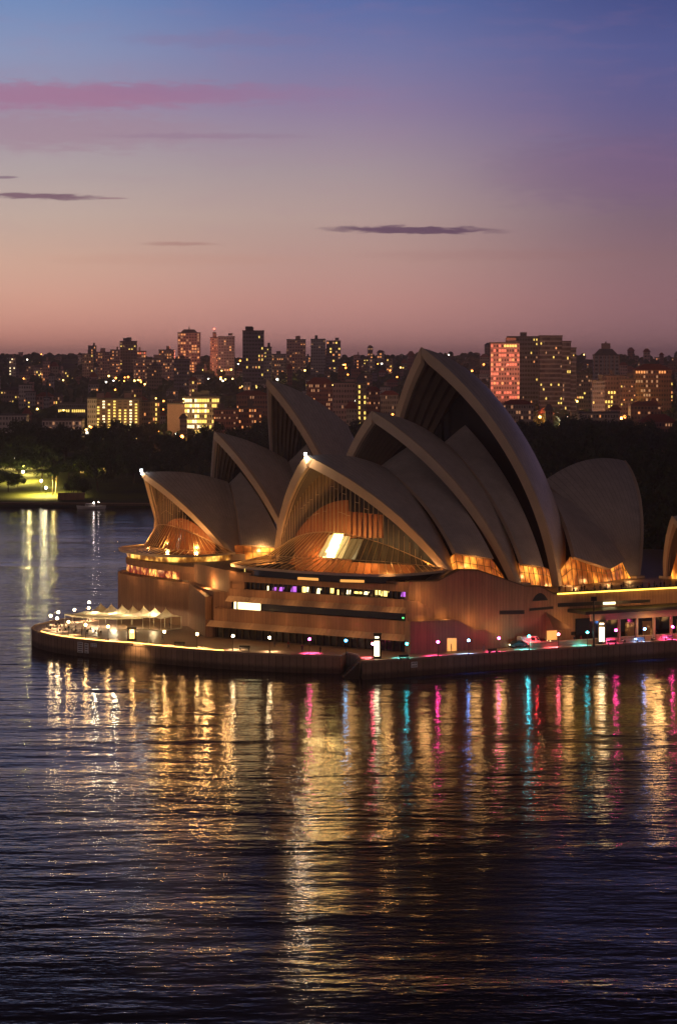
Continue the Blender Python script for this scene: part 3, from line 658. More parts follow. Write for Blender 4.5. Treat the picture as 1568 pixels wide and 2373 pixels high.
def louvre(hall, parent, C, s0, zf, R=RS - 2.6, inset_=0.0):
    """dark closing wall across the back of a vault mouth"""
    ts = np.linspace(-1, 1, 41); tm = C[1] + math.sqrt(max(R * R - (s0 - C[0]) ** 2 - (zf - C[2]) ** 2, 1)); tm = tm - .2
    top, bot = [], []
    for u in ts:
        t_ = u * tm; z_ = C[2] + math.sqrt(max(R * R - (s0 - C[0]) ** 2 - (abs(t_) - C[1]) ** 2, 0)); sft = .35 * (1 if int(abs(u) * 40) % 2 else 0)
        top.append(hall.world(np.array([s0 + sft, t_, max(z_, zf)]))); bot.append(hall.world(np.array([s0 + sft, t_, zf - .5])))
    g_ = MB(); g_.grid([top, bot]); return g_.build('louvre_wall', M['louvre'], parent)
louvre(CH, ch, C2, 11.0, 16.0); louvre(CH, ch, C3, -9.0, 14.0)
def southwall(hall, parent, C, R, s0, zf): pass
louvre(CH, ch, C4, -41.5, 13.8, R4 - 2.2)

D1 = np.array([30.8, -45.4, -22.3]); D2 = np.array([25.7, -44.5, -12.9]); D3 = np.array([13.5, -51.3, 6.1])
main_shell(T, tt, (35.38, 0, 37.24), (12.3, 0, rz(D1, 12.3)), (20.9, 17.08, 17.97), D1, th=1.3)
main_shell(T, tt, (15.82, 0, 46.67), (-4.3, 0, rz(D2, -4.3)), (4.93, 21.7, 15.61), D2, th=1.4)
main_shell(T, tt, (1.11, 0, 59.3), (-22, 0, rz(D3, -22)), (-13.34, 18.26, 13.8), D3, th=1.5)
side_shell(T, tt, [(11.8, 0, 33.8), (8.9, 0, 36.8)], [(18.5, 17.6, 20.5), (8.5, 20.5, 19.5)], (1.3, 1.4))
side_shell(T, tt, [(-4.8, 0, 39), (-9.9, 0, 43.3)], [(2.5, 21, 19), (-8, 19, 18)], (1.6, 1.8))
side_shell(T, tt, [(-22.5, 0, 46.5), (-34, 0, 27)], [(-17, 18.5, 19), (-36, 17, 17)], (1.6, 1.2))
D4 = np.array([-52., -22, -8]); 
infill(T, tt, [(19.6, 17.0, 20), (18.5, 17.4, 20.5), (8.5, 20.3, 19.5), (6.5, 20.4, 17)], lambda s_: 16.2)
louvre(T, tt, D2, 7.5, 16.0); louvre(T, tt, D3, -11.0, 14.0)

def foyer(hall, parent, C, s_top, z_top, tw, rim, brk, nm=42, mats=('glass', 'skirt'), zr=18.9, panes=None):
    us = np.linspace(-1, 1, nm + 1); top = np.array([[s_top(u * tw), u * tw, z_top(u * tw)] for u in us])
    def samp(pl):
        pl = np.array(pl, float); d = np.r_[0, np.cumsum(np.linalg.norm(np.diff(pl, axis=0), axis=1))]; q = (us + 1) / 2 * d[-1]
        # smooth corner rounding
        r = np.stack([np.interp(q, d, pl[:, k]) for k in range(pl.shape[1])], 1)
        for _ in range(2): r[1:-1] = (r[:-2] + 2 * r[1:-1] + r[2:]) / 4
        return r
    R_ = samp(rim); B2 = samp(brk); ceil_ = top.copy()
    for i in range(nm + 1):
        q = (RS - 2.3) ** 2 - (top[i, 0] - C[0]) ** 2 - (abs(top[i, 1]) - C[1]) ** 2; ceil_[i, 2] = max(C[2] + math.sqrt(max(q, 0)), top[i, 2] + .05)
    g_ = MB(); g_.grid([hall.world(ceil_), hall.world(top)]); gw = g_.build('glass_wall', M[mats[0]], parent)
    g_ = MB(); g_.grid([hall.world(top), hall.world(B2), hall.world(R_)]); gs = g_.build('glass_skirt', M[mats[1]], parent)
    b_, b2, ax = MB(), MB(), hall.n * .08
    for i in range(nm + 1):
        a, t0, k_, r_ = [hall.world(v[i]) + ax for v in (ceil_, top, B2, R_)]
        b_.tube(a, t0, .075, n=4, cap=False); b2.tube(t0, k_, .07, n=4, cap=False); b2.tube(k_, r_, .07, n=4, cap=False)
    for i in range(nm):
        for lv, rr in ((top, .14),): b_.tube(hall.world(lv[i]), hall.world(lv[i + 1]), rr, n=4, cap=False)
        b2.tube(hall.world(B2[i]) + ax, hall.world(B2[i + 1]) + ax, .09, n=4, cap=False)
        for f in (.35, .7):
            zz = top[i].copy(); zz2 = top[i + 1].copy(); zz[2] = top[i, 2] + (ceil_[i, 2] - top[i, 2]) * f; zz2[2] = top[i + 1, 2] + (ceil_[i, 2] - top[i, 2]) * f
            if ceil_[i, 2] - top[i, 2] > 5 and abs(us[i]) < .45 and random.random() < .5: b_.tube(hall.world(zz) + ax, hall.world(zz2) + ax, .07, n=4, cap=False)
    b_.build('mullion', M['brass'], gw); b2.build('mullion', M['brass'], gs)
    # rim fascia and soffit of the skirt
    e = MB(); lo = R_.copy(); lo[:, 2] -= .55; inn_ = R_.copy(); inn_[:, 0] -= 3.5; inn_[:, 1] *= .85; inn_[:, 2] -= .7
    e.grid([hall.world(R_), hall.world(lo), hall.world(inn_)]); e.build('skirt_edge', M['rim'], parent)
    return top, B2, R_
# concert foyer
foyer(CH, ch, C1, lambda t_: 38.9 - .0137 * t_ * t_, lambda t_: 27.2 - .0127 * t_ * t_, 23.5,
      [(29, -24.5, 19.8), (40, -24.3, 19.8), (47, -22.5, 19.8), (50.2, -14, 19.8), (51.4, 0, 19.8), (50.4, 12, 19.8), (47, 21.5, 19.8), (40, 24.2, 19.8), (30, 24.5, 19.9)],
      [(30, -23.9, 20.5), (41, -17, 21.6), (44.5, -8, 21.9), (45.6, 0, 22.0), (45, 8, 22.1), (42, 17, 22.0), (31, 24, 20.4)], 44)
# lit timber lining and dark glazing at the back of the foyer
def inner(hall, parent, s0, tw, z0, z1f, mat, name, dark_above=None):
    g_ = MB(); ts = np.linspace(-tw, tw, 37); rows = [[hall.world(np.array([s0 + .18 * (k % 2) - .006 * t_ * t_, t_, z1f(t_)])) for k, t_ in enumerate(ts)], [hall.world(np.array([s0 + .18 * (k % 2) - .006 * t_ * t_, t_, z0])) for k, t_ in enumerate(ts)]]
    g_.grid(rows); return g_.build(name, mat, parent)
inner(CH, ch, 33.0, 17, 17.6, lambda t_: 20.5 if t_ > 0.3 else 33.8 - .03 * t_ * t_, M['wood'], 'timber_lining')
inner(CH, ch, 29.0, 21, 17.6, lambda t_: min(38, C1[2] + math.sqrt(71.8 ** 2 - (29 - C1[0]) ** 2 - (abs(t_) - C1[1]) ** 2)), M['louvre'], 'auditorium_wall')
for k in range(7):
    c = CH.world(np.array([33.6, 1.0 + k * 1.45, 0])); g_ = MB(); g_.box((c[0], c[1], 28.6), (.55, .85, 5.6 - .12 * k), math.atan2(CH.n[1], CH.n[0])); g_.build('timber_column', M['wood'], ch)
cw2 = MB(); rr2 = [(29.5, -22.6), (40, -22.2), (45.2, -19), (48.4, -12), (49.6, 0), (48.4, 11), (45, 19), (39, 22.2), (30, 22.6)]
P2 = [CH.world(np.array([a, b2, 0])) for a, b2 in rr2]; cw2.grid([[(p[0], p[1], 17.6) for p in P2], [(p[0], p[1], 19.4) for p in P2]]); cw2.build('recessed_glazing', M['strip_glass'], ch)
for a, b2, mt in ((4.02, 4.5, 'doorlit'), (1.9, 2.1, 'yellowlit'), (5.0, 5.6, 'doorlit')):
    i_ = int(a); f_ = lambda q: P2[i_] + (P2[i_ + 1] - P2[i_]) * min(1, q - i_) + CH.n * .12; p, q = f_(a), f_(b2); g_ = MB(); zz = (17.75, 18.3) if mt == 'doorlit' else (17.8, 18.9); g_.add([(p[0], p[1], zz[0]), (q[0], q[1], zz[0]), (q[0], q[1], zz[1]), (p[0], p[1], zz[1])], [(0, 1, 2, 3)]); g_.build('lit_pane', M[mt], ch)
fl = MB(); fl.prism([tuple(CH.world(np.array([a, b2, 0]))[:2]) for a, b2 in ((29, -24), (44, -22), (49, -12), (49.6, 0), (49, 12), (44, 22), (29, 24))], 17.62, 17.7); fl.build('foyer_floor', M['bronze'], ch)
M['flood'] = emi('floodlight', (1.0, .80, .36), 22.0); M['glow_dim'] = emi('flood_glow_dim', (1.0, .70, .30), .35); M['glow_soft'] = emi('flood_glow_soft', (1.0, .76, .34), 1.6)  # the two weaker emitters imitate the floodlight's glow fading sideways, no lamps themselves
for i, (s_, t_, z_, ww_, hh_) in enumerate([(41.7, 2.2, 24.6, 2.3, 4.6), (41.68, .35, 24.5, 1.3, 4.2), (41.6, 4.3, 24.4, 1.8, 4.2), (41.2, 6.9, 24.1, 3.2, 3.8)]):
    c = CH.world(np.array([s_, t_, z_])); u_ = CH.w; g_ = MB()
    vs = [c + u_ * (a * ww_ / 2 + ((2.6 if a > 0 else 1.7) if b2 < 0 else 0)) + np.array([0, 0, b2 * hh_ / 2]) + CH.n * (2.85 if b2 < 0 else -2.85) for a, b2 in ((-1, -1), (1, -1), (1, 1), (-1, 1))]
    g_.add(vs, [(0, 1, 2, 3)]); g_.add([v - CH.n * .3 for v in vs], [(3, 2, 1, 0)]); fo = g_.build('flood_and_glow_panel', (M['flood'], M['glow_soft'], M['glow_soft'], M['glow_dim'])[i], ch)
# theatre foyer
def tp(px, py, t_): s_, z_ = T.onplane(px, py, t_); return s_, z_
foyer(T, tt, D1, lambda t_: 29.4 - .022 * t_ * t_, lambda t_: 24.6 - .016 * t_ * t_, 15.5,
      [(20, -17.5, 18.75), (30, -16.8, 18.75), (36.5, -11.5, 18.75), (39.8, -3, 18.75), (40.6, 6, 18.75), (39.6, 15, 18.75), (35, 20.5, 18.75), (27, 20, 18.75), (20, 17.6, 18.75)],
      [(20.5, -16.5, 19.0), (29, -11, 19.4), (33, -4, 19.5), (34, 4, 19.5), (31.5, 11, 19.3), (26, 15.5, 19.0), (20.5, 17.2, 18.8)], 36, zr=18.4)
inner(T, tt, 25.0, 14.5, 17.6, lambda t_: 26.0 - .025 * t_ * t_, M['wood'], 'timber_lining'); inner(T, tt, 21.5, 15, 17.6, lambda t_: min(33, D1[2] + math.sqrt(72.2 ** 2 - (21.5 - D1[0]) ** 2 - (abs(t_) - D1[1]) ** 2)), M['louvre'], 'auditorium_wall')
M['foyerlit'] = lit_interior('foyer_lights', (.9, .28, .03), (1., .66, .12), 1.8, .35, .40)
gl = MB(); rimT = [(30, -14.5), (35, -9.5), (37.8, -3), (38.6, 6), (37.6, 14), (33.5, 18.5), (26, 18.6), (21, 17)]
for k in range(len(rimT) - 1):
    a, b2 = [T.world(np.array([q[0], q[1], 0.])) for q in (rimT[k], rimT[k + 1])]
    g_ = MB(); g_.add([(a[0], a[1], 16.92), (b2[0], b2[1], 16.92), (b2[0], b2[1], 18.3), (a[0], a[1], 18.3)], [(0, 1, 2, 3)]); g_.build('lit_glazing', M['foyerlit'], tt)
# tip lamps on the lowest vaults
M['tip'] = emi('tip_lamp', (.85, .95, 1.), 60.)
for hall, P_, par in ((CH, (47.0, 0, 44.1), ch), (T, (35.9, 0, 37.7), tt)):
    c = hall.world(np.array(P_)); g_ = MB(); g_.ball(c, .32); g_.tube(c - np.array([0, 0, .9]), c - np.array([0, 0, .2]), .08); g_.build('tip_lamp', M['tip'], par)

# restaurant vault at the right edge
RH = Hall((81.0, 594), 49.4); rs = empty('restaurant_vaults', (81, 594, 13.7), 'small vaulted restaurant on the terrace, cut by the right edge', 'restaurant')
Pr, Qr, Fr = np.array([8., 0, 28.5]), np.array([-9., 0, 24.]), np.array([2., 6.2, 14.]); Cr = centre(Pr, Qr, Fr, 40.)
main_shell(RH, rs, Pr, Qr, Fr, Cr, th=.8, nu=15, nv=14); inner(RH, rs, 1.0, 5.5, 13.7, lambda t_: 22 - .1 * t_ * t_, M['infill'], 'glass_wall')

# ------------------------------------------------------------------ fixed lighting of the buildings (uplights and lamps inside the foyers)
def light(name, loc, col, W_, r=.4, typ='POINT', rot=None, size=None, spot=None):
    l = bpy.data.lights.new(name, typ); l.energy = W_; l.color = col
    if typ in ('POINT', 'SPOT'): l.shadow_soft_size = r
    if typ == 'AREA': l.shape = 'RECTANGLE'; l.size, l.size_y = size
    if spot: l.spot_size = math.radians(spot); l.spot_blend = .8
    o = bpy.data.objects.new(name, l); COL.objects.link(o); o.location = loc
    if rot is not None: o.rotation_euler = Vector(rot).to_track_quat('-Z', 'Y').to_euler()
    return o
AMB = (1.0, .50, .16); WRM = (1.0, .66, .34)
hw = lambda h, *p: Vector(h.world(np.array(p, float)))
for p, e in (((41.5, -13, 20.5), 800), ((43, 3, 22.0), 1200), ((39, 15, 21), 1600), ((38.5, 4, 22.5), 1500), ((35.0, 6, 20), 800), ((35.0, -9, 21), 1500)): light('foyer_lamp', hw(CH, *p), AMB, e)
for p, e in (((31, -6, 20.6), 1800), ((32, 6, 20.6), 2600), ((28, 13, 20), 2200)): light('foyer_lamp', hw(T, *p), AMB, e)
for s_, t_, z_, e in ((22, 27.5, 21.0, 260), (2, 28.5, 17.6, 220), (-12, 27.5, 15.0, 420), (-24, 28, 15, 420), (-34, 27, 15, 350)): light('terrace_lamp', hw(CH, s_, t_, z_), AMB, e)
light('terrace_lamp', hw(T, 14, 20, 19.5), AMB, 900)
def wlight(L_, off, z_, e, col=AMB): p = B_ + wd * L_ + wn * off; light('wall_washer', (p.x, p.y, z_), col, e, 1.2)
for q in ((2.4, 2.8, 15.0, 420), (2.5, 1.5, 9.9, 430), (8, 1.7, 10.3, 330), (15, 2.2, 9.2, 320), (21, 2.6, 7.4, 320)): wlight(*q)
for q in ((37.5, 3.2, 7.8, 600), (44, 6.0, 7.6, 450), (56, 7.2, 7.4, 380), (70, 7.2, 7.4, 380), (58, 8, 12.4, 1100), (72, 8, 12.4, 1100)): wlight(*q)
def flight(L_, off, z_, e, col=AMB): p = A_ + fd * L_ + fn * off; light('wall_washer', (p.x, p.y, z_), col, e, 1.2)
for k in range(6): flight(4 + k * 8.6, 2.6, 13.6, 150); flight(0 + k * 9.4, 3.0, 8.2, 140)
for s_, t_, z_, e in ((43.5, 22, 14.2, 260), (41.5, 31, 14.6, 340), (45.5, 8, 14.4, 240), (43.5, -4, 14.4, 200)): light('wall_washer', hw(T, s_, t_, z_), AMB, e)
p = (Vector((*tdrum[0], 0)) + cF) / 2 + fn * 2.0; light('wall_washer', (p.x, p.y, 14.2), AMB, 1300)

# ------------------------------------------------------------------ promenade lamps
GL = {'warm': ((1., .54, .18), 120), 'white': ((1., .66, .32), 120), 'magenta': ((1., .04, .28), 75), 'pink': ((1., .10, .16), 90), 'cyan': ((.06, .5, 1.), 42), 'blue': ((.14, .36, 1.), 42), 'teal': ((.04, .7, .8), 36)}
lampmesh = {}
def lamp(px, py, tone, label, gz=3.0, zb=ZB, r=.26, group='globe lamps along the promenade', power=1.0):
    g = W(px, py, zb + gz); base = Vector((g.x, g.y, zb)); t_ = empty('promenade_lamp', base, label, 'street lamp', group)
    key = (tone, gz, r, power)
    if key not in lampmesh:
        mk = 'globe_%s%s' % (tone, '' if power == 1 else '_dim')
        if mk not in M: M[mk] = emi(mk, GL[tone][0], GL[tone][1] * power)
        p = MB(); p.tube((0, 0, 0), (0, 0, .35), .13, .10, 8); p.tube((0, 0, .35), (0, 0, gz - r * .8), .055, .045, 6); p.tube((0, 0, gz - r * 1.05), (0, 0, gz - r * .7), .12, .16, 8)
        q = MB(); q.ball((0, 0, gz), r, 12, 8)
        a = p.build('post', M['darkmetal']); b_ = q.build('globe', M[mk], smooth=True); lampmesh[key] = (a.data, b_.data); bpy.data.objects.remove(a); bpy.data.objects.remove(b_)
    for nm_, me in zip(('post', 'globe'), lampmesh[key]):
        o = bpy.data.objects.new(nm_, me); COL.objects.link(o); o.parent = t_
    if power == 1 and zb == ZB and px != 801: light('lamp_downlight', (g.x + (-.6 if px > 830 else .3), g.y + (1.4 if px > 830 else 1.0), zb + gz - r * 1.3), tuple(c ** .8 for c in GL[tone][0]), 3800 if tone in ('warm', 'white') else 7500, .1, 'SPOT', (0, 0, -1), None, 96)
    return t_
LAMPS = [
    (118, 1427, 'white', 'white globe lamp farthest left on the rounded tip of the point'), (136, 1419, 'white', 'higher of the two close white globe lamps at the left tip, on the far edge'),
    (133, 1433, 'white', 'white globe lamp just below its neighbour at the left tip of the point'), (173, 1413, 'white', 'white globe lamp at the left end of the marquee, on the far edge'),
    (207, 1396, 'white', 'topmost white globe lamp, standing behind the peaks of the marquee'), (206, 1409, 'warm', 'globe lamp right under the topmost one behind the marquee'),
    (159, 1441, 'warm', 'globe lamp in the yellow glow at the left corner of the marquee'), (199, 1448, 'warm', 'globe lamp in front of the marquee beside outdoor tables'),
    (251, 1452, 'warm', 'globe lamp before the marquee, right of the table area'), (381, 1464, 'warm', 'warm globe lamp on the sea wall, first one right of the dark lit kiosk'),
    (457, 1469.5, 'warm', 'warm globe lamp on the sea wall in front of the dark sloping wall'), (540, 1473.6, 'white', 'white globe lamp at the left end of the ground floor windows'),
    (624.5, 1477.6, 'white', 'white globe lamp second from the left before the ground floor windows'), (717, 1481, 'magenta', 'magenta globe lamp before the middle of the ground floor windows'),
    (801, 1484.6, 'cyan', 'cyan globe lamp above the notch of the sea wall'), (863, 1492, 'pink', 'pink globe lamp touching the tall lit sign pillar'),
    (942, 1492, 'teal', 'cyan globe lamp at the corner of the podium front'), (1014, 1487.6, 'magenta', 'magenta globe lamp before the red wall, left of the lit doorway'),
    (1085, 1484, 'blue', 'blue white globe lamp right of the lit doorway'), (1155, 1479, 'magenta', 'magenta globe lamp at the foot of the sloping red wall'),
    (1225, 1474, 'teal', 'teal globe lamp over the parked vehicles'), (1293, 1470, 'pink', 'pink globe lamp beside the folded entrance hood'),
    (1360, 1465.5, 'teal', 'teal globe lamp just left of the dark mast'), (1426, 1460.6, 'magenta', 'magenta globe lamp before the first bays of the pavilion'),
    (1492.5, 1457.6, 'blue', 'blue globe lamp before the middle bays of the pavilion'), (1557.5, 1452.6, 'magenta', 'magenta globe lamp nearest the right edge')]
for px, py, tone, lab in LAMPS: lamp(px, py, tone, lab)
for p, e in (((33.5, -22.3, 20.2), 700), ((37, -20.5, 20.2), 450), ((33, 21.5, 20.8), 700)): light('rim_uplight', hw(CH, *p), AMB, e)
light('rim_uplight', hw(CH, 48.5, -21, 20.5), AMB, 1300); light('rim_uplight', hw(CH, 46, 22, 21), AMB, 600)
for t_ in (-5., 0., 5.):
    light('foyer_floodlight', hw(CH, 40.6, t_ * .7, 23.6), (1., .76, .38), 6000, 1.8, 'SPOT', CH.n * 1.0 + np.array([.42, 0, -.13]), None, 70)
light('tip_glow', hw(CH, 48.2, 0, 43.2), WRM, 1300); light('tip_glow', hw(T, 36.8, 0, 36.9), WRM, 350)

# ------------------------------------------------------------------ marquee on the tip of the point
M['tent'] = pbr('tent_fabric', (.85, .78, .60), .8, var=.04)
n = NT(M['tent'].node_tree); pb = M['tent'].node_tree.nodes['Principled BSDF']; tl = n.n('ShaderNodeBsdfTranslucent'); tl.inputs[0].default_value = (.9, .80, .55, 1); mx = n.n('ShaderNodeMixShader'); mx.inputs[0].default_value = .45
n.L(pb.outputs[0], mx.inputs[1]); n.L(tl.outputs[0], mx.inputs[2]); n.L(mx.outputs[0], [q for q in M['tent'].node_tree.nodes if q.type == 'OUTPUT_MATERIAL'][0].inputs[0])
mq = empty('marquee', (-48, 585, ZB), 'cream marquee with seven pointed peaks and a long flat front canopy', 'marquee')
ea = Vector((.79, -.61, 0)).normalized(); ga = Vector((ea.y, -ea.x, 0)); O0 = Vector((-54.3, 592.0, 0))
mp_ = lambda a, g_, z_: (O0.x + ea.x * a + ga.x * g_, O0.y + ea.y * a + ga.y * g_, z_)
EV = ZB + 2.9
for k in range(7):                                                         # seven tensioned peaks
    g_ = MB(); a0 = -1.65 + 3.3 * k; rows = []
    for r_ in np.linspace(0, 1, 9):
        ring_ = []
        for j in range(25):
            th2 = 2 * math.pi * j / 24; cx_, sy_ = math.cos(th2), math.sin(th2); sc2 = 1 / max(abs(cx_), abs(sy_)); sc2 = 1 + (sc2 - 1) * r_
            x = cx_ * sc2 * (.08 + 1.57 * r_); y = sy_ * sc2 * (.08 + 3.4 * r_); z_ = EV + 1.85 * (1 - r_) ** 1.7 + .12 * math.cos(4 * th2) * r_
            ring_.append(mp_(a0 + 1.65 + x, y, z_))
        rows.append(ring_)
    g_.grid(rows); g_.tube(mp_(a0 + 1.65, 0, EV + 1.7), mp_(a0 + 1.65, 0, EV + 2.2), .09, .03); g_.build('roof_peak', M['tent'], mq, True)
front = [(-3, 8.6), (1.0, 10.4), (5.0, 10.9), (9.0, 10.3), (12.6, 8.2), (16.2, 3.6)]; backl = [(-1.6, 3.4), (2, 3.4), (6, 3.4), (10, 3.4), (14, 3.4), (18.1, 3.4)]
g_ = MB(); rows = []
for (a1, g1), (a2, g2) in zip(backl, front):
    rows.append([mp_(a1 + (a2 - a1) * q, g1 + (g2 - g1) * q, EV + .35 * (1 - q) - .25 * math.sin(q * math.pi)) for q in np.linspace(0, 1, 6)] + [mp_(a2, g2, EV - .35)])
g_.grid(rows, flip=True); g_.build('front_canopy', M['tent'], mq, True)
ends = front + [(20.6, -3.2), (21.3, 3.2)]
per = [(-1.6, -3.4), (3.3, -3.4), (6.6, -3.4), (9.9, -3.4), (13.2, -3.4), (16.5, -3.4), (21.4, -3.4), (21.4, 0), (21.4, 3.4), (18.1, 3.4)] + front[::-1]
for a1, g1 in per:
    g_ = MB(); g_.tube(mp_(a1, g1, ZB), mp_(a1, g1, EV), .07, n=6); g_.build('pole', M['white'], mq)
M['tentglass'] = glass('marquee_window', (.8, .75, .6), .12, .1)
wls = [(per[i], per[i + 1]) for i in range(6, 9)] + [((16.2, 3.6), (18.1, 3.4))]
for (p_, q_) in [((18.1, 3.4), (21.4, 3.4)), ((21.4, 3.4), (21.4, -3.4)), ((16.2, 3.6), (18.1, 3.4)), ((12.6, 8.2), (16.2, 3.6))]:
    g_ = MB(); g_.add([mp_(*p_, ZB + .35), mp_(*q_, ZB + .35), mp_(*q_, EV), mp_(*p_, EV)], [(0, 1, 2, 3)]); g_.build('clear_wall', M['tentglass'], mq)
    g_ = MB(); g_.tube(mp_(*p_, ZB + .18), mp_(*q_, ZB + .18), .17, n=4); g_.build('base_rail', M['white'], mq)
for a1, g1, e in ((2, 4, 1000), (7, 3, 1100), (12, 3, 1100), (17, 1, 700)): p = mp_(a1, g1, EV - .5); light('marquee_lamp', p, (1., .80, .50), e, .3)
# tables and chairs by the marquee
tabm = MB(); tabm.tube((0, 0, .72), (0, 0, .76), .45, n=12); legm = MB(); legm.tube((0, 0, 0), (0, 0, .72), .04); legm.tube((0, 0, 0), (0, 0, .03), .25, n=10)
chm = MB(); chm.box((0, 0, .45), (.42, .42, .05)); chb = MB(); chb.box((0, .2, .70), (.42, .04, .42)); chl = MB()
for i in (-1, 1):
    for j in (-1, 1): chl.tube((i * .18, j * .18, 0), (i * .18, j * .18, .43), .018, n=4)
def table(p, i, lab, grp):
    t_ = empty('round_table', p, lab, 'table', grp)
    for nm_, mb_, mt in (('tabletop', tabm, 'white'), ('pedestal', legm, 'darkmetal')):
        if nm_ not in lampmesh: a = mb_.build(nm_, M[mt]); lampmesh[nm_] = a.data; bpy.data.objects.remove(a)
        o = bpy.data.objects.new(nm_, lampmesh[nm_]); COL.objects.link(o); o.parent = t_
    for k in range(2):
        a_ = i * 1.3 + k * math.pi; c = empty('cafe_chair', (p[0] + .8 * math.cos(a_), p[1] + .8 * math.sin(a_), p[2]), 'dark chair ' + lab.replace('small round table', 'at a small table'), 'chair', 'chairs ' + grp.split(' ', 2)[-1] if grp else None)
        c.rotation_euler = (0, 0, a_ - math.pi / 2)
        for nm_, mb_ in (('seat', chm), ('backrest', chb), ('chair_frame', chl)):
            if nm_ not in lampmesh: a = mb_.build(nm_, M['darkmetal']); lampmesh[nm_] = a.data; bpy.data.objects.remove(a)
            o = bpy.data.objects.new(nm_, lampmesh[nm_]); COL.objects.link(o); o.parent = c
ti = 0
for px, py in ((118, 1456), (134, 1453), (150, 1458), (168, 1459), (172, 1467), (186, 1464), (204, 1468), (220, 1464), (146, 1466), (228, 1470)):
    table(tuple(W(px, py, ZB)), ti, 'small round table on the lit paving in front of the marquee', 'round tables outside the marquee'); ti += 1
for k in range(11):
    p = B_ + wd * (La + 3 + k * 3.9) + wn * (7.2 + (k % 2) * .8); table((p.x, p.y, ZB), ti, 'small round table before the pavilion bays', 'round tables along the pavilion'); ti += 1
tabT = TERR - .2
for k in range(7):
    p = B_ + wd * (44 + k * 4.3) - wn * (2.6 + (k % 3) * .8); table((p.x, p.y, 13.7), ti, 'small round table on the upper terrace behind the lit strip', 'round tables up on the terrace'); ti += 1

# lit kiosks / sign pillars
M['panel'] = emi('sign_panel', (1., .80, .48), 6.)
def pillar(px, py, h_, w_, lab, faces=1):
    g = W(px, py, ZB); e_ = empty('sign_pillar', g, lab, 'sign')
    b_ = MB(); b_.box((g.x, g.y, ZB + h_ / 2), (w_ + .5, .9, h_)); b_.box((g.x, g.y, ZB + h_ + .12), (w_ + .7, 1.1, .24)); b_.build('casing', M['darkmetal'], e_)
    p = MB(); p.box((g.x - .12, g.y - .47, ZB + h_ * .42), (w_, .08, h_ * .62)); p.build('lit_panel', M['panel'], e_)
    q = MB(); q.box((g.x - .12, g.y - .53, ZB + h_ * .88), (w_ * .8, .05, .3)); q.build('lit_header', M['panel'], e_)
pillar(874, 1526, 4.9, 1.0, 'tall lit sign pillar on the right wall beside the pink lamp'); pillar(1394, 1492, 4.9, 1.1, 'tall lit sign pillar beside the dark mast before the pavilion')
g = W(306, 1484, ZB); e_ = empty('lit_kiosk', g, 'small dark kiosk glowing orange inside, on the sea wall before the marquee', 'kiosk')
b_ = MB(); [b_.box((g.x + i * .75, g.y, ZB + 1.3), (.22, 1.2, 2.6)) for i in (-1, 1)]; b_.box((g.x, g.y, ZB + .2), (1.9, 1.4, .4)); b_.box((g.x, g.y, ZB + 2.7), (2.0, 1.5, .25)); b_.build('casing', M['darkmetal'], e_)
M['kioskglow'] = emi('kiosk_glow', (1., .5, .12), 4.); b_ = MB(); b_.box((g.x, g.y + .1, ZB + 1.3), (1.0, .5, 1.9)); b_.build('lit_panel', M['kioskglow'], e_)
lamp(307, 1463, 'warm', 'warm globe lamp directly above the small dark kiosk')
# mast
g = W(1374.7, 1499, ZB); e_ = empty('mast', g, 'tall dark mast with a box on top, standing on the west walk', 'mast')
b_ = MB(); b_.tube(g, g + Vector((0, 0, 10.4)), .22, .14, 8); b_.tube(g, g + Vector((0, 0, .5)), .4, .3, 8); b_.build('shaft', M['darkmetal'], e_)
b_ = MB(); b_.box((g.x, g.y, g.z + 10.1), (1.2, .7, .9)); b_.build('equipment_box', M['darkmetal'], e_)
# benches on the wall edge
bs = MB(); bs.box((0, 0, .45), (2.3, .55, .09)); bb = MB(); bb.box((0, .25, .75), (2.3, .07, .42)); bl = MB(); bl.box((0, 0, .21), (.12, .5, .42))
for (px, py, lab) in [(415, 1499, 'dark bench on the sea wall between the second and third warm lamps'), (566, 1508, 'dark bench on the sea wall right of the first window lamp'), (937, 1530, 'dark bench in cyan light near the corner of the front'),
                      (1142, 1515, 'dark bench in magenta light under the sloping red wall'), (1418, 1496, 'dark bench right of the second sign pillar'), (1485, 1489, 'dark bench before the middle of the pavilion'), (1550, 1484, 'dark bench nearest the right edge')]:
    g = W(px, py, ZB); e_ = empty('bench', g + Vector((0, .9, 0)), lab, 'bench', 'benches along the sea wall'); e_.rotation_euler = (0, 0, .55 if px > 800 else -.15)
    for nm_, mb_, dx_ in (('bench_seat', bs, 0), ('bench_back', bb, 0), ('bench_leg', bl, -.9), ('bench_leg', bl, .9)):
        if nm_ not in lampmesh: a = mb_.build(nm_, M['darkmetal']); lampmesh[nm_] = a.data; bpy.data.objects.remove(a)
        o = bpy.data.objects.new(nm_, lampmesh[nm_]); COL.objects.link(o); o.parent = e_; o.location = (dx_, 0, 0)

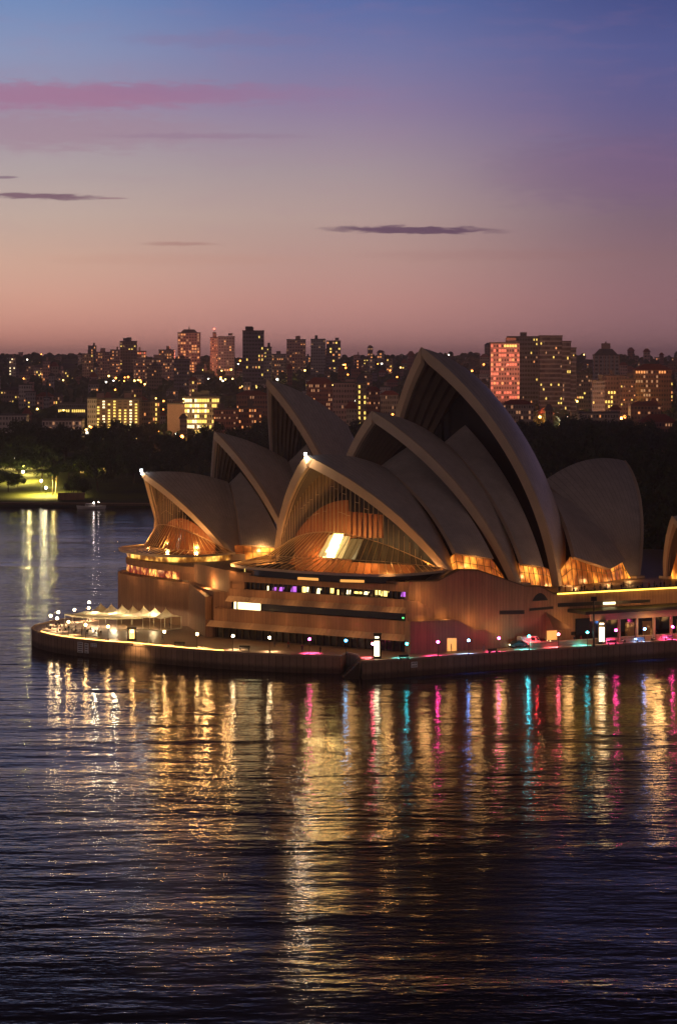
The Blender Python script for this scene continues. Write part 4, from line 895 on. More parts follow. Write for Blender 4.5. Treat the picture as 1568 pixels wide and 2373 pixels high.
# ------------------------------------------------------------------ people
M['skin'] = pbr('skin', (.35, .2, .14), .6); 
CLO = [pbr('cloth_%d' % i, c, .9) for i, c in enumerate([(.02, .02, .03), (.05, .02, .02), (.25, .23, .2), (.03, .05, .1), (.3, .05, .04), (.08, .07, .06)])]
def person_mesh(pose):
    me = bpy.data.meshes.new('person'); V, Ed, Rd = [], [], []
    def a(p, r, par=None):
        V.append(p); Rd.append(r); 
        if par is not None: Ed.append((par, len(V) - 1))
        return len(V) - 1
    st_ = {'stand': (0, 0, .05), 'walk': (.26, -.24, .2), 'sit': (0, 0, .1)}[pose]; hip = .92 if pose != 'sit' else .50
    pv_ = a((0, 0, hip), .13); sp_ = a((0, .01, hip + .25), .125, pv_); chst = a((0, 0, hip + .45), .15, sp_); nk = a((0, 0, hip + .60), .055, chst); hd_ = a((0, -.01, hip + .70), .085, nk); a((0, -.01, hip + .80), .08, hd_)
    for sgn, fw in ((-1, st_[0]), (1, st_[1])):
        h1 = a((sgn * .09, 0, hip - .06), .095, pv_)
        if pose == 'sit': kn = a((sgn * .11, -.42, .50), .065, h1); an = a((sgn * .11, -.44, .10), .042, kn); a((sgn * .11, -.58, .04), .035, an)
        else: kn = a((sgn * .10, -fw * .5 - .03, .50), .065, h1); an = a((sgn * .10, -fw, .09), .042, kn); a((sgn * .11, -fw - .15, .04), .035, an)
        sh = a((sgn * .19, 0, hip + .50), .065, chst); eb_ = a((sgn * .24, fw * .4 + .02, hip + .22), .045, sh); wr = a((sgn * .23, fw * .7 - .08, hip - .02), .032, eb_); a((sgn * .22, fw * .7 - .11, hip - .14), .03, wr)
    me.from_pydata(V, Ed, []); o = bpy.data.objects.new('person', me); COL.objects.link(o)
    md = o.modifiers.new('s', 'SKIN'); lay = me.skin_vertices[0].data
    for i, r in enumerate(Rd): lay[i].radius = (r, r * .8); 
    lay[0].use_root = True; sb_ = o.modifiers.new('u', 'SUBSURF'); sb_.levels = 1; sb_.render_levels = 1
    dg = bpy.context.evaluated_depsgraph_get(); m2 = bpy.data.meshes.new_from_object(o.evaluated_get(dg)); bpy.data.objects.remove(o)
    return m2, hip
PM = {p: person_mesh(p) for p in ('stand', 'walk', 'sit')}
pcnt = [0]
def person(p, pose, rot, lab, cl=None, grp=None):
    m2, hip = PM[pose]; me = m2.copy(); cl = CLO[pcnt[0] % len(CLO)] if cl is None else CLO[cl]; pcnt[0] += 1; me.materials.clear(); me.materials.append(cl); me.materials.append(M['skin']); me.materials.append(CLO[3 if cl != CLO[3] else 5])
    for f in me.polygons:
        z_ = f.center.z; f.material_index = 1 if z_ > hip + .57 else (2 if z_ < hip - .02 else 0); f.use_smooth = True
        if abs(f.center.x) > .19 and z_ < hip - .04 and z_ > hip - .25 and pose != 'sit': f.material_index = 1
    o = bpy.data.objects.new('person', me); COL.objects.link(o); o.location = p; o.rotation_euler = (0, 0, rot); tag(o, lab, 'person', grp)
    h_ = MB(); h_.ball((0, .025, hip + .80), .098, 10, 6, 1.05); hb_ = h_.build('hair', CLO[0], smooth=True); hb_.parent = o; return o
PP = [(742, 1517, 'person in dark clothes standing at the sea wall left of the notch', 'stand'), (252, 1462, 'person walking on the paving before the marquee', 'walk'), (393, 1452, 'person in light clothes near the right end of the marquee', 'stand'),
      (377, 1484, 'person in light clothes alone on the bare paving below the marquee', 'walk'), (668, 1503, 'person walking before the ground floor windows left of the magenta lamp', 'walk'), (636, 1500, 'person standing under the second window lamp', 'stand'),
      (700, 1512, 'person standing on the walk just left of the magenta lamp', 'stand'), (1045, 1512, 'person standing in front of the orange lit doorway', 'stand'), (1120, 1514, 'person walking along the red lit stretch of the wall', 'walk'),
      (1330, 1492, 'person walking on the orange lit walk left of the mast', 'walk'), (1345, 1491, 'person beside a walker on the walk left of the mast', 'stand'), (1450, 1484, 'person standing before the pavilion bays', 'stand'),
      (1520, 1480, 'person walking before the right bays of the pavilion', 'walk'), (190, 1472, 'person standing near the outdoor tables of the marquee', 'stand'), (229, 1476, 'person walking on the lit edge left of the kiosk', 'walk')]
for px, py, lab, ps in PP: person(W(px, py, ZB), ps, random.uniform(0, 6.28), lab, 2 if 'light' in lab else None)
for k in range(26):
    L_ = 40 + k * 1.75 + random.uniform(-.5, .5); p = B_ + wd * L_ - wn * random.uniform(2.0, 4.4); person((p.x, p.y, 13.7), random.choice(['stand', 'walk', 'stand']), random.uniform(0, 6.28), 'person in the crowd on the upper terrace behind the lit strip', None, 'people on the upper terrace')

# ------------------------------------------------------------------ vehicles below the side entrance
def vehicle(name, g, rz_, L_, wd_, hgt_, prof_, cab, body, lab, cat):
    e_ = empty(name, g, lab, cat); e_.rotation_euler = (0, 0, rz_)
    def put(nm_, mb_, mt, par=e_):
        o = mb_.build(nm_, mt, smooth=False); o.parent = par; return o
    b_ = MB(); n_ = len(prof_)
    ys_ = [(-wd_ / 2, .94), (-wd_ / 2 + .12, 1), (wd_ / 2 - .12, 1), (wd_ / 2, .94)]; vs = [(x * (1 if k_ == 1 else .985), y, .35 + (z_ - .35) * k_) for y, k_ in ys_ for x, z_ in prof_]
    fs = [tuple(range(n_)), tuple(range(3 * n_, 4 * n_))[::-1]] + [(r * n_ + i, (r + 1) * n_ + i, (r + 1) * n_ + (i + 1) % n_, r * n_ + (i + 1) % n_) for r in range(3) for i in range(n_)]
    b_.add(vs, [f[::-1] for f in fs]); bo = put('car_body', b_, body)
    for (poly) in cab:
        for sg in (-1, 1):
            w_ = MB(); w_.add([(x, sg * (wd_ / 2 + .012), z_) for x, z_ in poly], [tuple(range(len(poly)))]); put('side_window', w_, M['strip_glass'])
    for x in (-L_ * .31, L_ * .31):
        for sg in (-1, 1):
            w_ = MB(); w_.tube((x, sg * (wd_ / 2 - .16), .34), (x, sg * (wd_ / 2 + .03), .34), .34, n=16); wo = put('wheel', w_, M['darkmetal']); r_ = MB(); r_.tube((x, sg * (wd_ / 2 + .03), .34), (x, sg * (wd_ / 2 + .045), .34), .2, n=12); put('rim', r_, M['pole'], wo)
    for sg in (-1, 1):
        w_ = MB(); w_.box((L_ / 2 + .0, sg * (wd_ / 2 - .3), .7), (.08, .34, .18)); put('headlight', w_, M['hl']); w_ = MB(); w_.box((-L_ / 2, sg * (wd_ / 2 - .25), .8), (.08, .2, .3)); put('tail_light', w_, M['tl'])
    return e_
M['hl'] = emi('headlight', (1., .8, .4), 12.); M['tl'] = emi('tail_light', (1., .03, .02), 14.)
vb = pbr('van_paint', (.55, .55, .55), .3, var=.02); cbp = pbr('car_paint', (.35, .02, .02), .25, var=.02); cb2 = pbr('car_paint_dark', (.04, .05, .06), .25, var=.02)
hwd = math.atan2(wd.y, wd.x)
van = [(-2.5, .35), (2.5, .35), (2.52, .9), (2.2, 1.15), (1.6, 2.05), (1.3, 2.2), (-2.4, 2.2), (-2.52, 1.9)]; carp = [(-2.15, .35), (2.15, .35), (2.2, .75), (1.2, .95), (.55, 1.42), (-.9, 1.45), (-1.6, 1.0), (-2.2, .9)]
vehicle('parked_van', W(1226, 1499, ZB) + Vector((0, 1.5, 0)), hwd, 5, 1.95, 2.2, van, [[(1.5, 1.2), (2.0, 1.2), (1.5, 1.9), (1.0, 1.9)], [(-.1, 1.2), (.9, 1.2), (.9, 1.9), (-.1, 1.9)]], vb, 'pale van under the teal lamp at the side entrance', 'van')
vehicle('parked_car', W(1253, 1498, ZB) + Vector((0, 3.2, 0)), hwd, 4.4, 1.8, 1.45, carp, [[(.1, 1.0), (1.0, 1.0), (.5, 1.36), (.1, 1.36)], [(-1.3, 1.0), (0, 1.0), (0, 1.36), (-.85, 1.38)]], cbp, 'red car right of the van, in front of the folded entrance hood', 'car')
vehicle('parked_car', W(1198, 1502, ZB) + Vector((0, 1.8, 0)), hwd + math.pi, 4.4, 1.8, 1.45, carp, [[(.1, 1.0), (1.0, 1.0), (.5, 1.36), (.1, 1.36)], [(-1.3, 1.0), (0, 1.0), (0, 1.36), (-.85, 1.38)]], cb2, 'dark car with lit lamps left of the van', 'car')

# planters and shrubs at the south end of the terrace
M['leaf'] = pbr('foliage', (.045, .065, .02), .8, var=.3, vs=.6); M['leaf2'] = pbr('foliage_light', (.07, .10, .02), .8, var=.3, vs=.6); M['bark'] = pbr('bark', (.07, .05, .035), .9)
def crown_mesh(seed, R_, Hh, n_cl, n_lf, ls, low=0.25, flat=1.0):
    rnd = random.Random(seed); b_ = MB(); cl_ = []
    for _ in range(n_cl):
        while True:
            x, y, z_ = rnd.uniform(-1, 1), rnd.uniform(-1, 1), rnd.uniform(-low - .2, 1)
            r2 = x * x + y * y + (z_ * 1.0) ** 2
            if r2 < 1 and r2 > .12: break
        cl_.append((x * R_, y * R_, z_ * Hh * flat, rnd.uniform(.22, .42) * R_))
    for cx_, cy_, cz_, cr2 in cl_:
        for _ in range(n_lf):
            d = Vector((rnd.gauss(0, 1), rnd.gauss(0, 1), rnd.gauss(0, .8))); d = d.normalized() * cr2 * rnd.uniform(.55, 1.05)
            p = Vector((cx_, cy_, cz_)) + d; nn = (d.normalized() + Vector((rnd.gauss(0, .5), rnd.gauss(0, .5), rnd.gauss(0, .5) + .4))).normalized(); u = nn.orthogonal().normalized(); v = nn.cross(u); q = ls * rnd.uniform(.6, 1.4)
            b_.add([p - u * q, p + v * q * .7, p + u * q, p - v * q * .7], [(0, 1, 2, 3)])
    return b_, cl_
def tree_proto(seed, R_, Hh, th_r, n_cl=26, n_lf=70, ls=.55, mat='leaf'):
    cm_, cl_ = crown_mesh(seed, R_, Hh, n_cl, n_lf, ls); off = th_r + Hh * .45; cm_.v = [(x, y, z_ + off) for x, y, z_ in cm_.v]
    a = cm_.build('crown', M[mat]); t_ = MB(); t_.tube((0, 0, -1.5), (.1, .1, th_r), .5, .32, 8)
    for i in range(0, min(len(cl_), 12)): t_.tube((.1, .1, th_r * .75), (cl_[i][0] * .8, cl_[i][1] * .8, cl_[i][2] * .8 + off), .2, .05, 5, False)
    b_ = t_.build('trunk', M['bark']); r = (a.data, b_.data); bpy.data.objects.remove(a); bpy.data.objects.remove(b_); return r
PROT = [tree_proto(1, 7.5, 7, 5), tree_proto(2, 9, 6.5, 5.5, 30), tree_proto(3, 6, 8.5, 5), tree_proto(4, 8, 8, 6, 30, 70, .6), tree_proto(5, 5, 10, 4, 22)]
def tree(x, y, k, sc, lab, grp, z_=None, nm='tree'):
    e_ = empty(nm, (x, y, H(x, y) if z_ is None else z_), lab, 'tree', grp); e_.scale = (sc, sc, sc * random.uniform(.9, 1.1)); e_.rotation_euler = (0, 0, random.uniform(0, 6.28))
    for nm_, me in zip(('crown', 'trunk'), PROT[k]):
        o = bpy.data.objects.new(nm_, me); COL.objects.link(o); o.parent = e_
    return e_

# ------------------------------------------------------------------ garden across the cove
def spot_free(x, y): return True
rnd = random.Random(11); n_ = 0; placed = []
TL = ['broad dark tree in the wood across the cove', 'wide spreading tree in the wood across the cove', 'tall narrow tree in the wood across the cove', 'big round tree in the wood across the cove', 'slim tall tree in the wood across the cove']
lawn = lambda x, y: (y - shore(x) < 118 and -150 < x < -116)
def clearing(x, y):
    px = CX + FPX * x / y
    return (y - shore(x) < 100 and 5 < px < 135) or (y - shore(x) < 26 and px < 420)
tries = 0
while n_ < 175 and tries < 6000:
    tries += 1
    y = rnd.uniform(690, 1600); x = rnd.uniform(-.145, .15) * y; d = y - shore(x); px = CX + FPX * x / y
    if d < 14 or clearing(x, y) or (430 < px < 1200 and y < 1180): continue
    if y > 1500 and rnd.random() < .5: continue
    if any((x - a) ** 2 + (y - b2) ** 2 < (12 if d < 60 else 14) ** 2 for a, b2 in placed): continue
    placed.append((x, y)); k = rnd.randrange(5); tree(x, y, k, rnd.uniform(.8, 1.2) * (.8 if d < 60 else 1), TL[k], 'trees of the dark wood across the cove'); n_ += 1
# slope and path in the lit corner
def gp(px, py): return ground_at(px, py) or Vector(((px - CX) / FPX * 1160, 1160, 2))
for i, (px, py, pw, gz, lab) in enumerate([(96, 1149, 1, 6.2, 'tall white globe lamp on the yellow lit lawn across the cove'), (107, 1150, 1, 3.0, 'short bright globe lamp low on the lit lawn beside the path'), (54, 1118, 1, 4.2, 'globe lamp among leaves uphill of the lit lawn'),
                                        (46, 1100, 1, 4.2, 'bluish globe lamp second up the hill left of the lit lawn'), (37, 1086, 1, 4.2, 'yellow globe lamp farthest up the hill at the left, beside a lit tree'), (214, 1090, .6, 4.5, 'single white globe lamp in the dark wood left of the vaults')]):
    g = gp(px, py); lamp_o = empty('park_lamp', g, lab, 'street lamp', 'lamps in the garden across the cove')
    p = MB(); p.tube((0, 0, -.5), (0, 0, gz), .10, .08, 6); a = p.build('post', M['darkmetal']); a.parent = lamp_o
    q = MB(); q.ball((0, 0, gz + .5), .62 if pw == 1 else .45, 10, 7); mk = 'parkglobe'; 
    if mk not in M: M[mk] = emi('park_globe', (1., .88, .66), 24)
    b_ = q.build('globe', M[mk], smooth=True); b_.parent = lamp_o
    light('park_light', g + Vector((1.0, -.5, gz + (5 if i < 2 else 4))), (1., .76, .18), 70000 if i < 2 else (45000 if i < 5 else 6000), .3, 'SPOT', (0, 0, -1), None, 150)
for (px, py, k, sc, lab) in [(20, 1140, 3, .62, 'leafy tree in front of the lamps at the far left, lit from behind'), (42, 1131, 0, .45, 'small leafy tree left of the lit lawn'), (38, 1095, 1, .7, 'tree glowing green beside the uphill lamps'), (66, 1083, 3, .8, 'big dark tree above the lit path'),
                             (128, 1112, 4, .8, 'tree behind the stone wall beside the lit lawn'), (160, 1110, 0, .8, 'round tree behind the stone garden wall'), (185, 1108, 2, .8, 'upright tree behind the right end of the stone garden wall')]:
    g = gp(px, py); tree(g.x, g.y, k, sc, lab, None)
# palm
g = gp(97, 1128); e_ = empty('palm_tree', g, 'dark palm with drooping fronds over the lit lawn', 'palm'); t_ = MB(); t_.tube(g, g + Vector((.3, 0, 7)), .35, .25, 8); t_.build('trunk', M['bark'], e_)
f_ = MB(); rr = random.Random(3)
for i in range(30):
    a_ = i * 2.399; el_ = rr.uniform(-.3, 1.1); p0 = g + Vector((.3, 0, 7)); L_ = rr.uniform(3.2, 4.4); prev = p0
    for j in range(1, 7):
        q = j / 6; p = p0 + Vector((math.cos(a_) * L_ * q, math.sin(a_) * L_ * q, math.sin(el_) * L_ * q - 3.2 * q * q)); sd = Vector((-math.sin(a_), math.cos(a_), 0)) * (.55 * math.sin(math.pi * min(1, q + .08)) + .08)
        f_.add([prev - sd, prev + sd, p + sd, p - sd], [(0, 1, 2, 3)]); f_.add([prev - sd * 1.2 - Vector((0, 0, .3)), prev, p, p - sd * 1.2 - Vector((0, 0, .4))], [(0, 1, 2, 3)]); prev = p
f_.build('fronds', M['leaf'], e_)
# slim bare trunks beside the lamps, stone wall, shore edge
for px, nm_ in ((123, 'dark slim bare tree trunk between the lamp and the stone wall'), (129, 'pale slim leaning tree trunk lit by the lamps')):
    g = gp(px, 1148); e_ = empty('slim_tree', g, nm_, 'tree'); t_ = MB(); t_.tube(g, g + Vector((.6 if px > 125 else 0, 0, 9)), .3, .16, 7); t_.tube(g + Vector((.4, 0, 6)), g + Vector((1.6, .5, 9.5)), .12, .05, 5); t_.build('trunk', M['bark'] if px < 125 else M['ledge'], e_)
    c_, _ = crown_mesh(px, 2.4, 2.0, 8, 40, .4); c_.v = [(x + g.x, y + g.y, z_ + g.z + 10) for x, y, z_ in c_.v]; c_.build('crown', M['leaf'], e_)
g0, g1 = gp(134, 1160), gp(196, 1158); e_ = empty('stone_wall', g0, 'reddish stone retaining wall in the garden right of the lit lawn', 'wall'); d_ = (g1 - g0); d_.z = 0; L_ = d_.length; d_.normalize()
b_ = MB(); b_.slab(g0, d_, Vector((d_.y, -d_.x, 0)), [(0, g0.z - 1), (L_, g0.z - 1), (L_, g0.z + 3), (0, g0.z + 3)], .8, 0); b_.build('wall_body', M['granite'], e_)
b_ = MB(); b_.slab(g0, d_, Vector((d_.y, -d_.x, 0)), [(-.2, g0.z + 3), (L_ + .2, g0.z + 3), (L_ + .2, g0.z + 3.3), (-.2, g0.z + 3.3)], 1.1, -.15); b_.build('coping', M['ledge'], e_)
e_ = empty('shore_wall', (-100, 1150, 0), 'low dark stone wall along the far shore of the cove', 'sea wall'); b_ = MB(); c_ = MB()
xx = np.linspace(-160, 60, 60)
for a, b2 in zip(xx[:-1], xx[1:]):
    b_.add([(a, shore(a) - 1.2, -1.5), (b2, shore(b2) - 1.2, -1.5), (b2, shore(b2) - 1.2, 1.9), (a, shore(a) - 1.2, 1.9)], [(0, 1, 2, 3)], [(a, 0), (b2, 0), (b2, 3), (a, 3)])
    c_.add([(a, shore(a) - 1.5, 1.9), (b2, shore(b2) - 1.5, 1.9), (b2, shore(b2) + 1, 1.9), (a, shore(a) + 1, 1.9), (a, shore(a) - 1.5, 2.1), (b2, shore(b2) - 1.5, 2.1), (b2, shore(b2) + 1, 2.1), (a, shore(a) + 1, 2.1)], [(0, 1, 5, 4), (4, 5, 6, 7)])
b_.build('wall_face', M['seawall'], e_); c_.build('coping', M['ledge'], e_)
for (px, py, lab) in ((199, 1098, 'small lit yellow pavilion in the wood left of the lone lamp'), (253, 1098, 'small lit yellow pavilion in the wood right of the lone lamp')):
    g = gp(px, py); e_ = empty('garden_pavilion', g, lab, 'pavilion'); b_ = MB(); b_.box((g.x, g.y, g.z + 1.4), (6.5, 4, 3.6)); b_.build('wall', M['ledge'], e_); b_ = MB(); b_.box((g.x, g.y, g.z + 4.3), (8, 5.5, 2.2), 0, .3); b_.build('roof', M['darkmetal'], e_)
    b_ = MB(); b_.box((g.x, g.y - 2.06, g.z + 1.6), (5, .1, 2.2)); b_.build('lit_opening', emi('pavilion_glow', (1., .62, .10), .75, False), e_)
# moored boat
g = Vector(((212 - CX) / FPX * 1128, 1128, 0)); e_ = empty('moored_boat', g, 'small white boat moored under the far shore of the cove', 'boat')
b_ = MB(); rows = []
for u in np.linspace(-1, 1, 15):
    wv = 1.7 * (1 - abs(u) ** 2.4); rows.append([(g.x + u * 6.5, g.y - wv, 1.3 + .35 * u * u), (g.x + u * 6.2, g.y - wv * .75, .35), (g.x + u * 5.6, g.y, -.4), (g.x + u * 6.2, g.y + wv * .75, .35), (g.x + u * 6.5, g.y + wv, 1.3 + .35 * u * u)])
b_.grid(rows); wh = pbr('boat_white', (.75, .7, .68), .4, var=.03); b_.build('hull', wh, e_, True)
b_ = MB(); b_.box((g.x - .4, g.y, 1.9), (4.6, 2.0, 1.3), 0, .85); ca = b_.build('cabin', wh, e_); b_ = MB(); b_.box((g.x - .4, g.y - .98, 2.0), (3.8, .08, .5)); b_.build('cabin_window', M['strip_glass'], ca)
b_ = MB(); b_.tube((g.x + 3.2, g.y, 3.0), (g.x + 3.2, g.y, 3.3), .12); b_.ball((g.x + 1.2, g.y - 1.4, 2.9), .22); b_.build('deck_lamp', emi('deck_lamp', (1., .8, .7), 60), e_)

# ------------------------------------------------------------------ the city on the hills behind
def facade(name, wall, dark=(.02, .02, .03), fx_=.62, fz_=.5, rough=.8):
    m = bpy.data.materials.new(name); m.use_nodes = True; n = NT(m.node_tree); b = m.node_tree.nodes['Principled BSDF']
    uv = n.n('ShaderNodeUVMap'); sp = n.n('ShaderNodeSeparateXYZ'); n.L(uv.outputs[0], sp.inputs[0])
    fx = n.m('ABSOLUTE', n.m('SUBTRACT', n.m('FRACT', sp.outputs[0]), .5)); fz = n.m('ABSOLUTE', n.m('SUBTRACT', n.m('FRACT', sp.outputs[1]), .5))
    mk = n.m('MULTIPLY', n.m('LESS_THAN', fx, fx_ / 2), n.m('LESS_THAN', fz, fz_ / 2))
    wn_ = n.n('ShaderNodeTexWhiteNoise', noise_dimensions='2D'); fl_ = n.n('ShaderNodeVectorMath', operation='FLOOR'); n.L(uv.outputs[0], fl_.inputs[0]); n.L(fl_.outputs[0], wn_.inputs['Vector'])
    tcx = n.n('ShaderNodeTexCoord'); nz_ = n.noise(tcx.outputs['Object'], .05, 4)
    wl_ = n.mix(nz_, tuple(c * .7 for c in wall) + (1,), tuple(min(1, c * 1.25) for c in wall) + (1,))
    n.L(n.mix(n.m('MULTIPLY', mk, n.m('ADD', .55, n.m('MULTIPLY', wn_.outputs['Value'], .45))), wl_, (*dark, 1)), b.inputs['Base Color']); b.inputs['Roughness'].default_value = rough
    return m
FA = dict(pink=facade('facade_pink', (.58, .34, .30)), pale=facade('facade_pale', (.58, .49, .46)), brown=facade('facade_brown', (.30, .20, .16)), dark=facade('facade_dark', (.20, .17, .20), fx_=.75), grey=facade('facade_grey', (.38, .33, .35)),
          brick=facade('facade_brick', (.32, .14, .10)), blank=pbr('wall_blank', (.45, .26, .21), .8), banded=facade('facade_banded', (.26, .23, .23), fx_=1.01, fz_=.62), tan=facade('facade_tan', (.45, .34, .28)))
WL = dict(y=emi('city_window_yellow', (1., .66, .13), 1.7, False), w=emi('city_window_white', (1., .80, .42), 2.4, False), o=emi('city_window_orange', (1., .36, .10), 1.3, False), r=emi('city_window_red', (1., .16, .08), 1.2, False), d=emi('city_window_dim', (1., .45, .2), .45, False))
roofm = pbr('roof_grey', (.12, .10, .10), .9); redroof = pbr('roof_red', (.28, .07, .04), .9)
wmesh = {}
def uvbox(b_, x0, x1, y0, y1, z0, z1, cw, chh):
    for (a, c, e, f) in ((x0, y0, x1, y0), (x1, y0, x1, y1), (x1, y1, x0, y1), (x0, y1, x0, y0)):
        L_ = math.hypot(e - a, f - c); nu_ = max(1, round(L_ / cw)); nv_ = max(1, round((z1 - z0) / chh)); b_.add([(a, c, z0), (e, f, z0), (e, f, z1), (a, c, z1)], [(0, 1, 2, 3)], [(0, 0), (nu_, 0), (nu_, nv_), (0, nv_)])
    b_.add([(x0, y0, z1), (x1, y0, z1), (x1, y1, z1), (x0, y1, z1)], [(0, 1, 2, 3)], [(.5, .02)] * 4)
CITY = []
def bld(px0, px1, yt, Y, fa, lab, cat='apartment block', cells=(6, 12), lit=.12, tone='y', rows=None, cols=None, roof='flat', plant=1, nm='apartment_building', group=None, seed=None, zb=None, dscale=.7, ffn=None, wh=.55, ww=.6, fh=3.4):
    rr = random.Random(seed if seed is not None else int(px0 * 7 + yt)); f = Y / FPX
    x0, x1 = (px0 - CX) * f, (px1 - CX) * f; zt_ = HC - (yt - HY) * f; xm = (x0 + x1) / 2; wdt = x1 - x0; dp = max(8, wdt * dscale)
    zb_ = (min(H(x0, Y), H(x1, Y), H(xm, Y + dp)) - 2) if zb is None else zb
    if zt_ - zb_ < 5: zb_ = zt_ - 8
    e_ = empty(nm, (xm, Y + dp / 2, zb_), lab, cat, group); cwn, chn = cells; cw = wdt / cwn; nfl = max(2, round((zt_ - zb_) / fh)); chh = (zt_ - zb_) / nfl
    CITY.append((px0, px1, yt, Y))
    b_ = MB(); uvbox(b_, x0, x1, Y, Y + dp, zb_, zt_, cw, chh); b_.build('wall', FA[fa], e_)
    if roof == 'flat':
        b_ = MB(); b_.box((xm, Y + dp / 2, zt_ + .5), (wdt + .6, dp + .6, 1.0)); b_.build('roof', roofm, e_)
        for k in range(plant):
            w_ = wdt * rr.uniform(.18, .34); b_ = MB(); b_.box((xm + rr.uniform(-.25, .25) * wdt, Y + dp * .4, zt_ + 1 + rr.uniform(1.2, 2.4)), (w_, dp * .4, rr.uniform(2.6, 4.6))); b_.build('plant_room', FA['blank'] if fa in ('pale', 'pink') else roofm, e_)
    else:
        b_ = MB(); hh = {'hip': 4.5, 'low': 3.0}.get(roof, 4); b_.add([(x0 - 1, Y - 1, zt_), (x1 + 1, Y - 1, zt_), (x1 + 1, Y + dp + 1, zt_), (x0 - 1, Y + dp + 1, zt_), (x0 + wdt * .28, Y + dp / 2, zt_ + hh), (x1 - wdt * .28, Y + dp / 2, zt_ + hh)], [(0, 1, 5, 4), (1, 2, 5), (2, 3, 4, 5), (3, 0, 4), (3, 2, 1, 0)]); b_.build('roof', redroof if fa in ('brick', 'tan', 'pink') else roofm, e_)
    # lit windows, each a part
    ch2 = []
    for i in range(cwn):
        for j in range(nfl):
            if ffn is not None: q = ffn(i, nfl - 1 - j, cwn, nfl, rr)
            else: q = (tone if rr.random() < .45 else rr.choice('dddo')) if rr.random() < lit * 1.6 else None
            if q: ch2.append((i, j, q))
    if len(ch2) > 98: ch2 = sorted(ch2, key=lambda c_: -c_[1])[:98]
    ww = ww * (rr.choice([.6, .8, 1.]) if ffn is None else 1); wh = wh * (rr.choice([.6, .8, 1.]) if ffn is None else 1); key = (round(cw * ww, 1), round(chh * wh, 1))
    for i, j, q in ch2:
        kk = key + (q,)
        if kk not in wmesh:
            a = MB(); a.box((0, 0, 0), (key[0], .3, key[1])); o = a.build('window', WL[q]); wmesh[kk] = o.data; bpy.data.objects.remove(o)
        o = bpy.data.objects.new('window', wmesh[kk]); COL.objects.link(o); o.parent = e_; o.location = (x0 + (i + .5) * cw - xm, -dp / 2 - .12, (j + .5) * chh)
    return e_, zt_, xm, Y, dp
def part(e_, nm_, mb_, mt): return mb_.build(nm_, mt, e_)
colsel = lambda *cs, t='y', p=.92, top=0: (lambda i, jt, nc, nr_, rr: (t if i in cs and rr.random() < p and jt >= top else None))
# far skyline, left to right
e, zt_, xm, Y, dp = bld(412, 463, 772, 3050, 'pink', 'tallest pinkish tower on the left skyline with a mast and sloping crown', 'tower', (8, 20), .22, 'o', nm='tower_block', plant=0)
b_ = MB(); b_.box((xm, Y + dp / 2, zt_ + 2.5), (20, 16, 4), 0, .6); b_.tube((xm, Y + dp / 2, zt_ + 4), (xm, Y + dp / 2, zt_ + 9), .8, .2, 6); part(e, 'mast', b_, roofm)
bld(487, 505, 783, 3000, 'pink', 'slim pink tower under a red aerial light on the skyline', 'tower', (4, 18), .3, 'o', nm='tower_block')
e, zt_, xm, Y, dp = bld(493, 500, 772, 3020, 'blank', 'red lit aerial mast between two skyline towers', 'aerial', (1, 3), 0, plant=0, nm='aerial_mast')
b_ = MB(); b_.tube((xm, Y, zt_), (xm, Y, zt_ + 5), .5, .2); part(e, 'mast', b_, roofm); b_ = MB(); b_.ball((xm, Y, zt_ + 5), 1.0); part(e, 'warning_light', b_, emi('warning_red', (1., .1, .06), 9, False))
bld(506, 543, 781, 3000, 'grey', 'grey tower pair right of the red aerial on the skyline', 'tower', (6, 18), .08, 'o', nm='tower_block')
bld(562, 611, 768, 2350, 'dark', 'tall dark tower standing alone left of the highest theatre vault', 'tower', (7, 30), .10, 'y', nm='tower_block', plant=2)
bld(612, 629, 806, 2500, 'grey', 'slim grey block close right of the dark lone tower', 'tower', (3, 12), .12, 'y', nm='tower_block')
bld(664, 708, 788, 2950, 'pink', 'pinkish tower with small windows above the theatre vaults', 'tower', (7, 14), .16, 'o', nm='tower_block')
bld(720, 754, 787, 2900, 'grey', 'grey tower, left one of the pair above the theatre vaults', 'tower', (6, 14), .10, 'y', nm='tower_block')
bld(756, 789, 791, 2950, 'dark', 'dark tower, right one of the pair above the theatre vaults', 'tower', (5, 13), .14, 'y', nm='tower_block')
bld(278, 316, 792, 2950, 'brown', 'brown stepped block on the left skyline with two lit top windows', 'tower', (6, 12), .10, 'y', nm='tower_block', plant=3)
bld(256, 278, 812, 2900, 'pink', 'pink block left of the brown stepped skyline block', cells=(5, 9), lit=.2, tone='o')
bld(222, 254, 817, 2900, 'pink', 'pink rows of flats on the left skyline, second from the pale block', cells=(6, 8), lit=.18, tone='o')
bld(191, 216, 821, 2850, 'tan', 'pale block with fluted front at the left end of the skyline flats', cells=(5, 8), lit=.12, tone='y')
bld(318, 338, 815, 2900, 'pink', 'pink block right of the brown stepped skyline block', cells=(4, 8), lit=.2, tone='r')
bld(310, 404, 833, 2700, 'pink', 'long low pink slab below the skyline with lit top floor', cells=(18, 4), lit=.2, tone='o')
bld(368, 404, 812, 2950, 'pink', 'small pink block left of the tallest skyline tower', cells=(6, 7), lit=.2, tone='o')
bld(340, 374, 848, 2350, 'brown', 'brown block halfway up the hill, left of a dark one', cells=(6, 10), lit=.06, tone='o')
bld(403, 439, 834, 2300, 'dark', 'nearly black block halfway up the hill under the tallest skyline tower', cells=(6, 12), lit=.06, tone='y')
bld(630, 662, 822, 2850, 'tan', 'tan block between the lone dark tower and the pinkish tower', cells=(6, 7), lit=.15, tone='o')
bld(22, 36, 829, 2900, 'pale', 'small block with one bright window at the far left of the skyline', cells=(3, 4), lit=.3, tone='w')
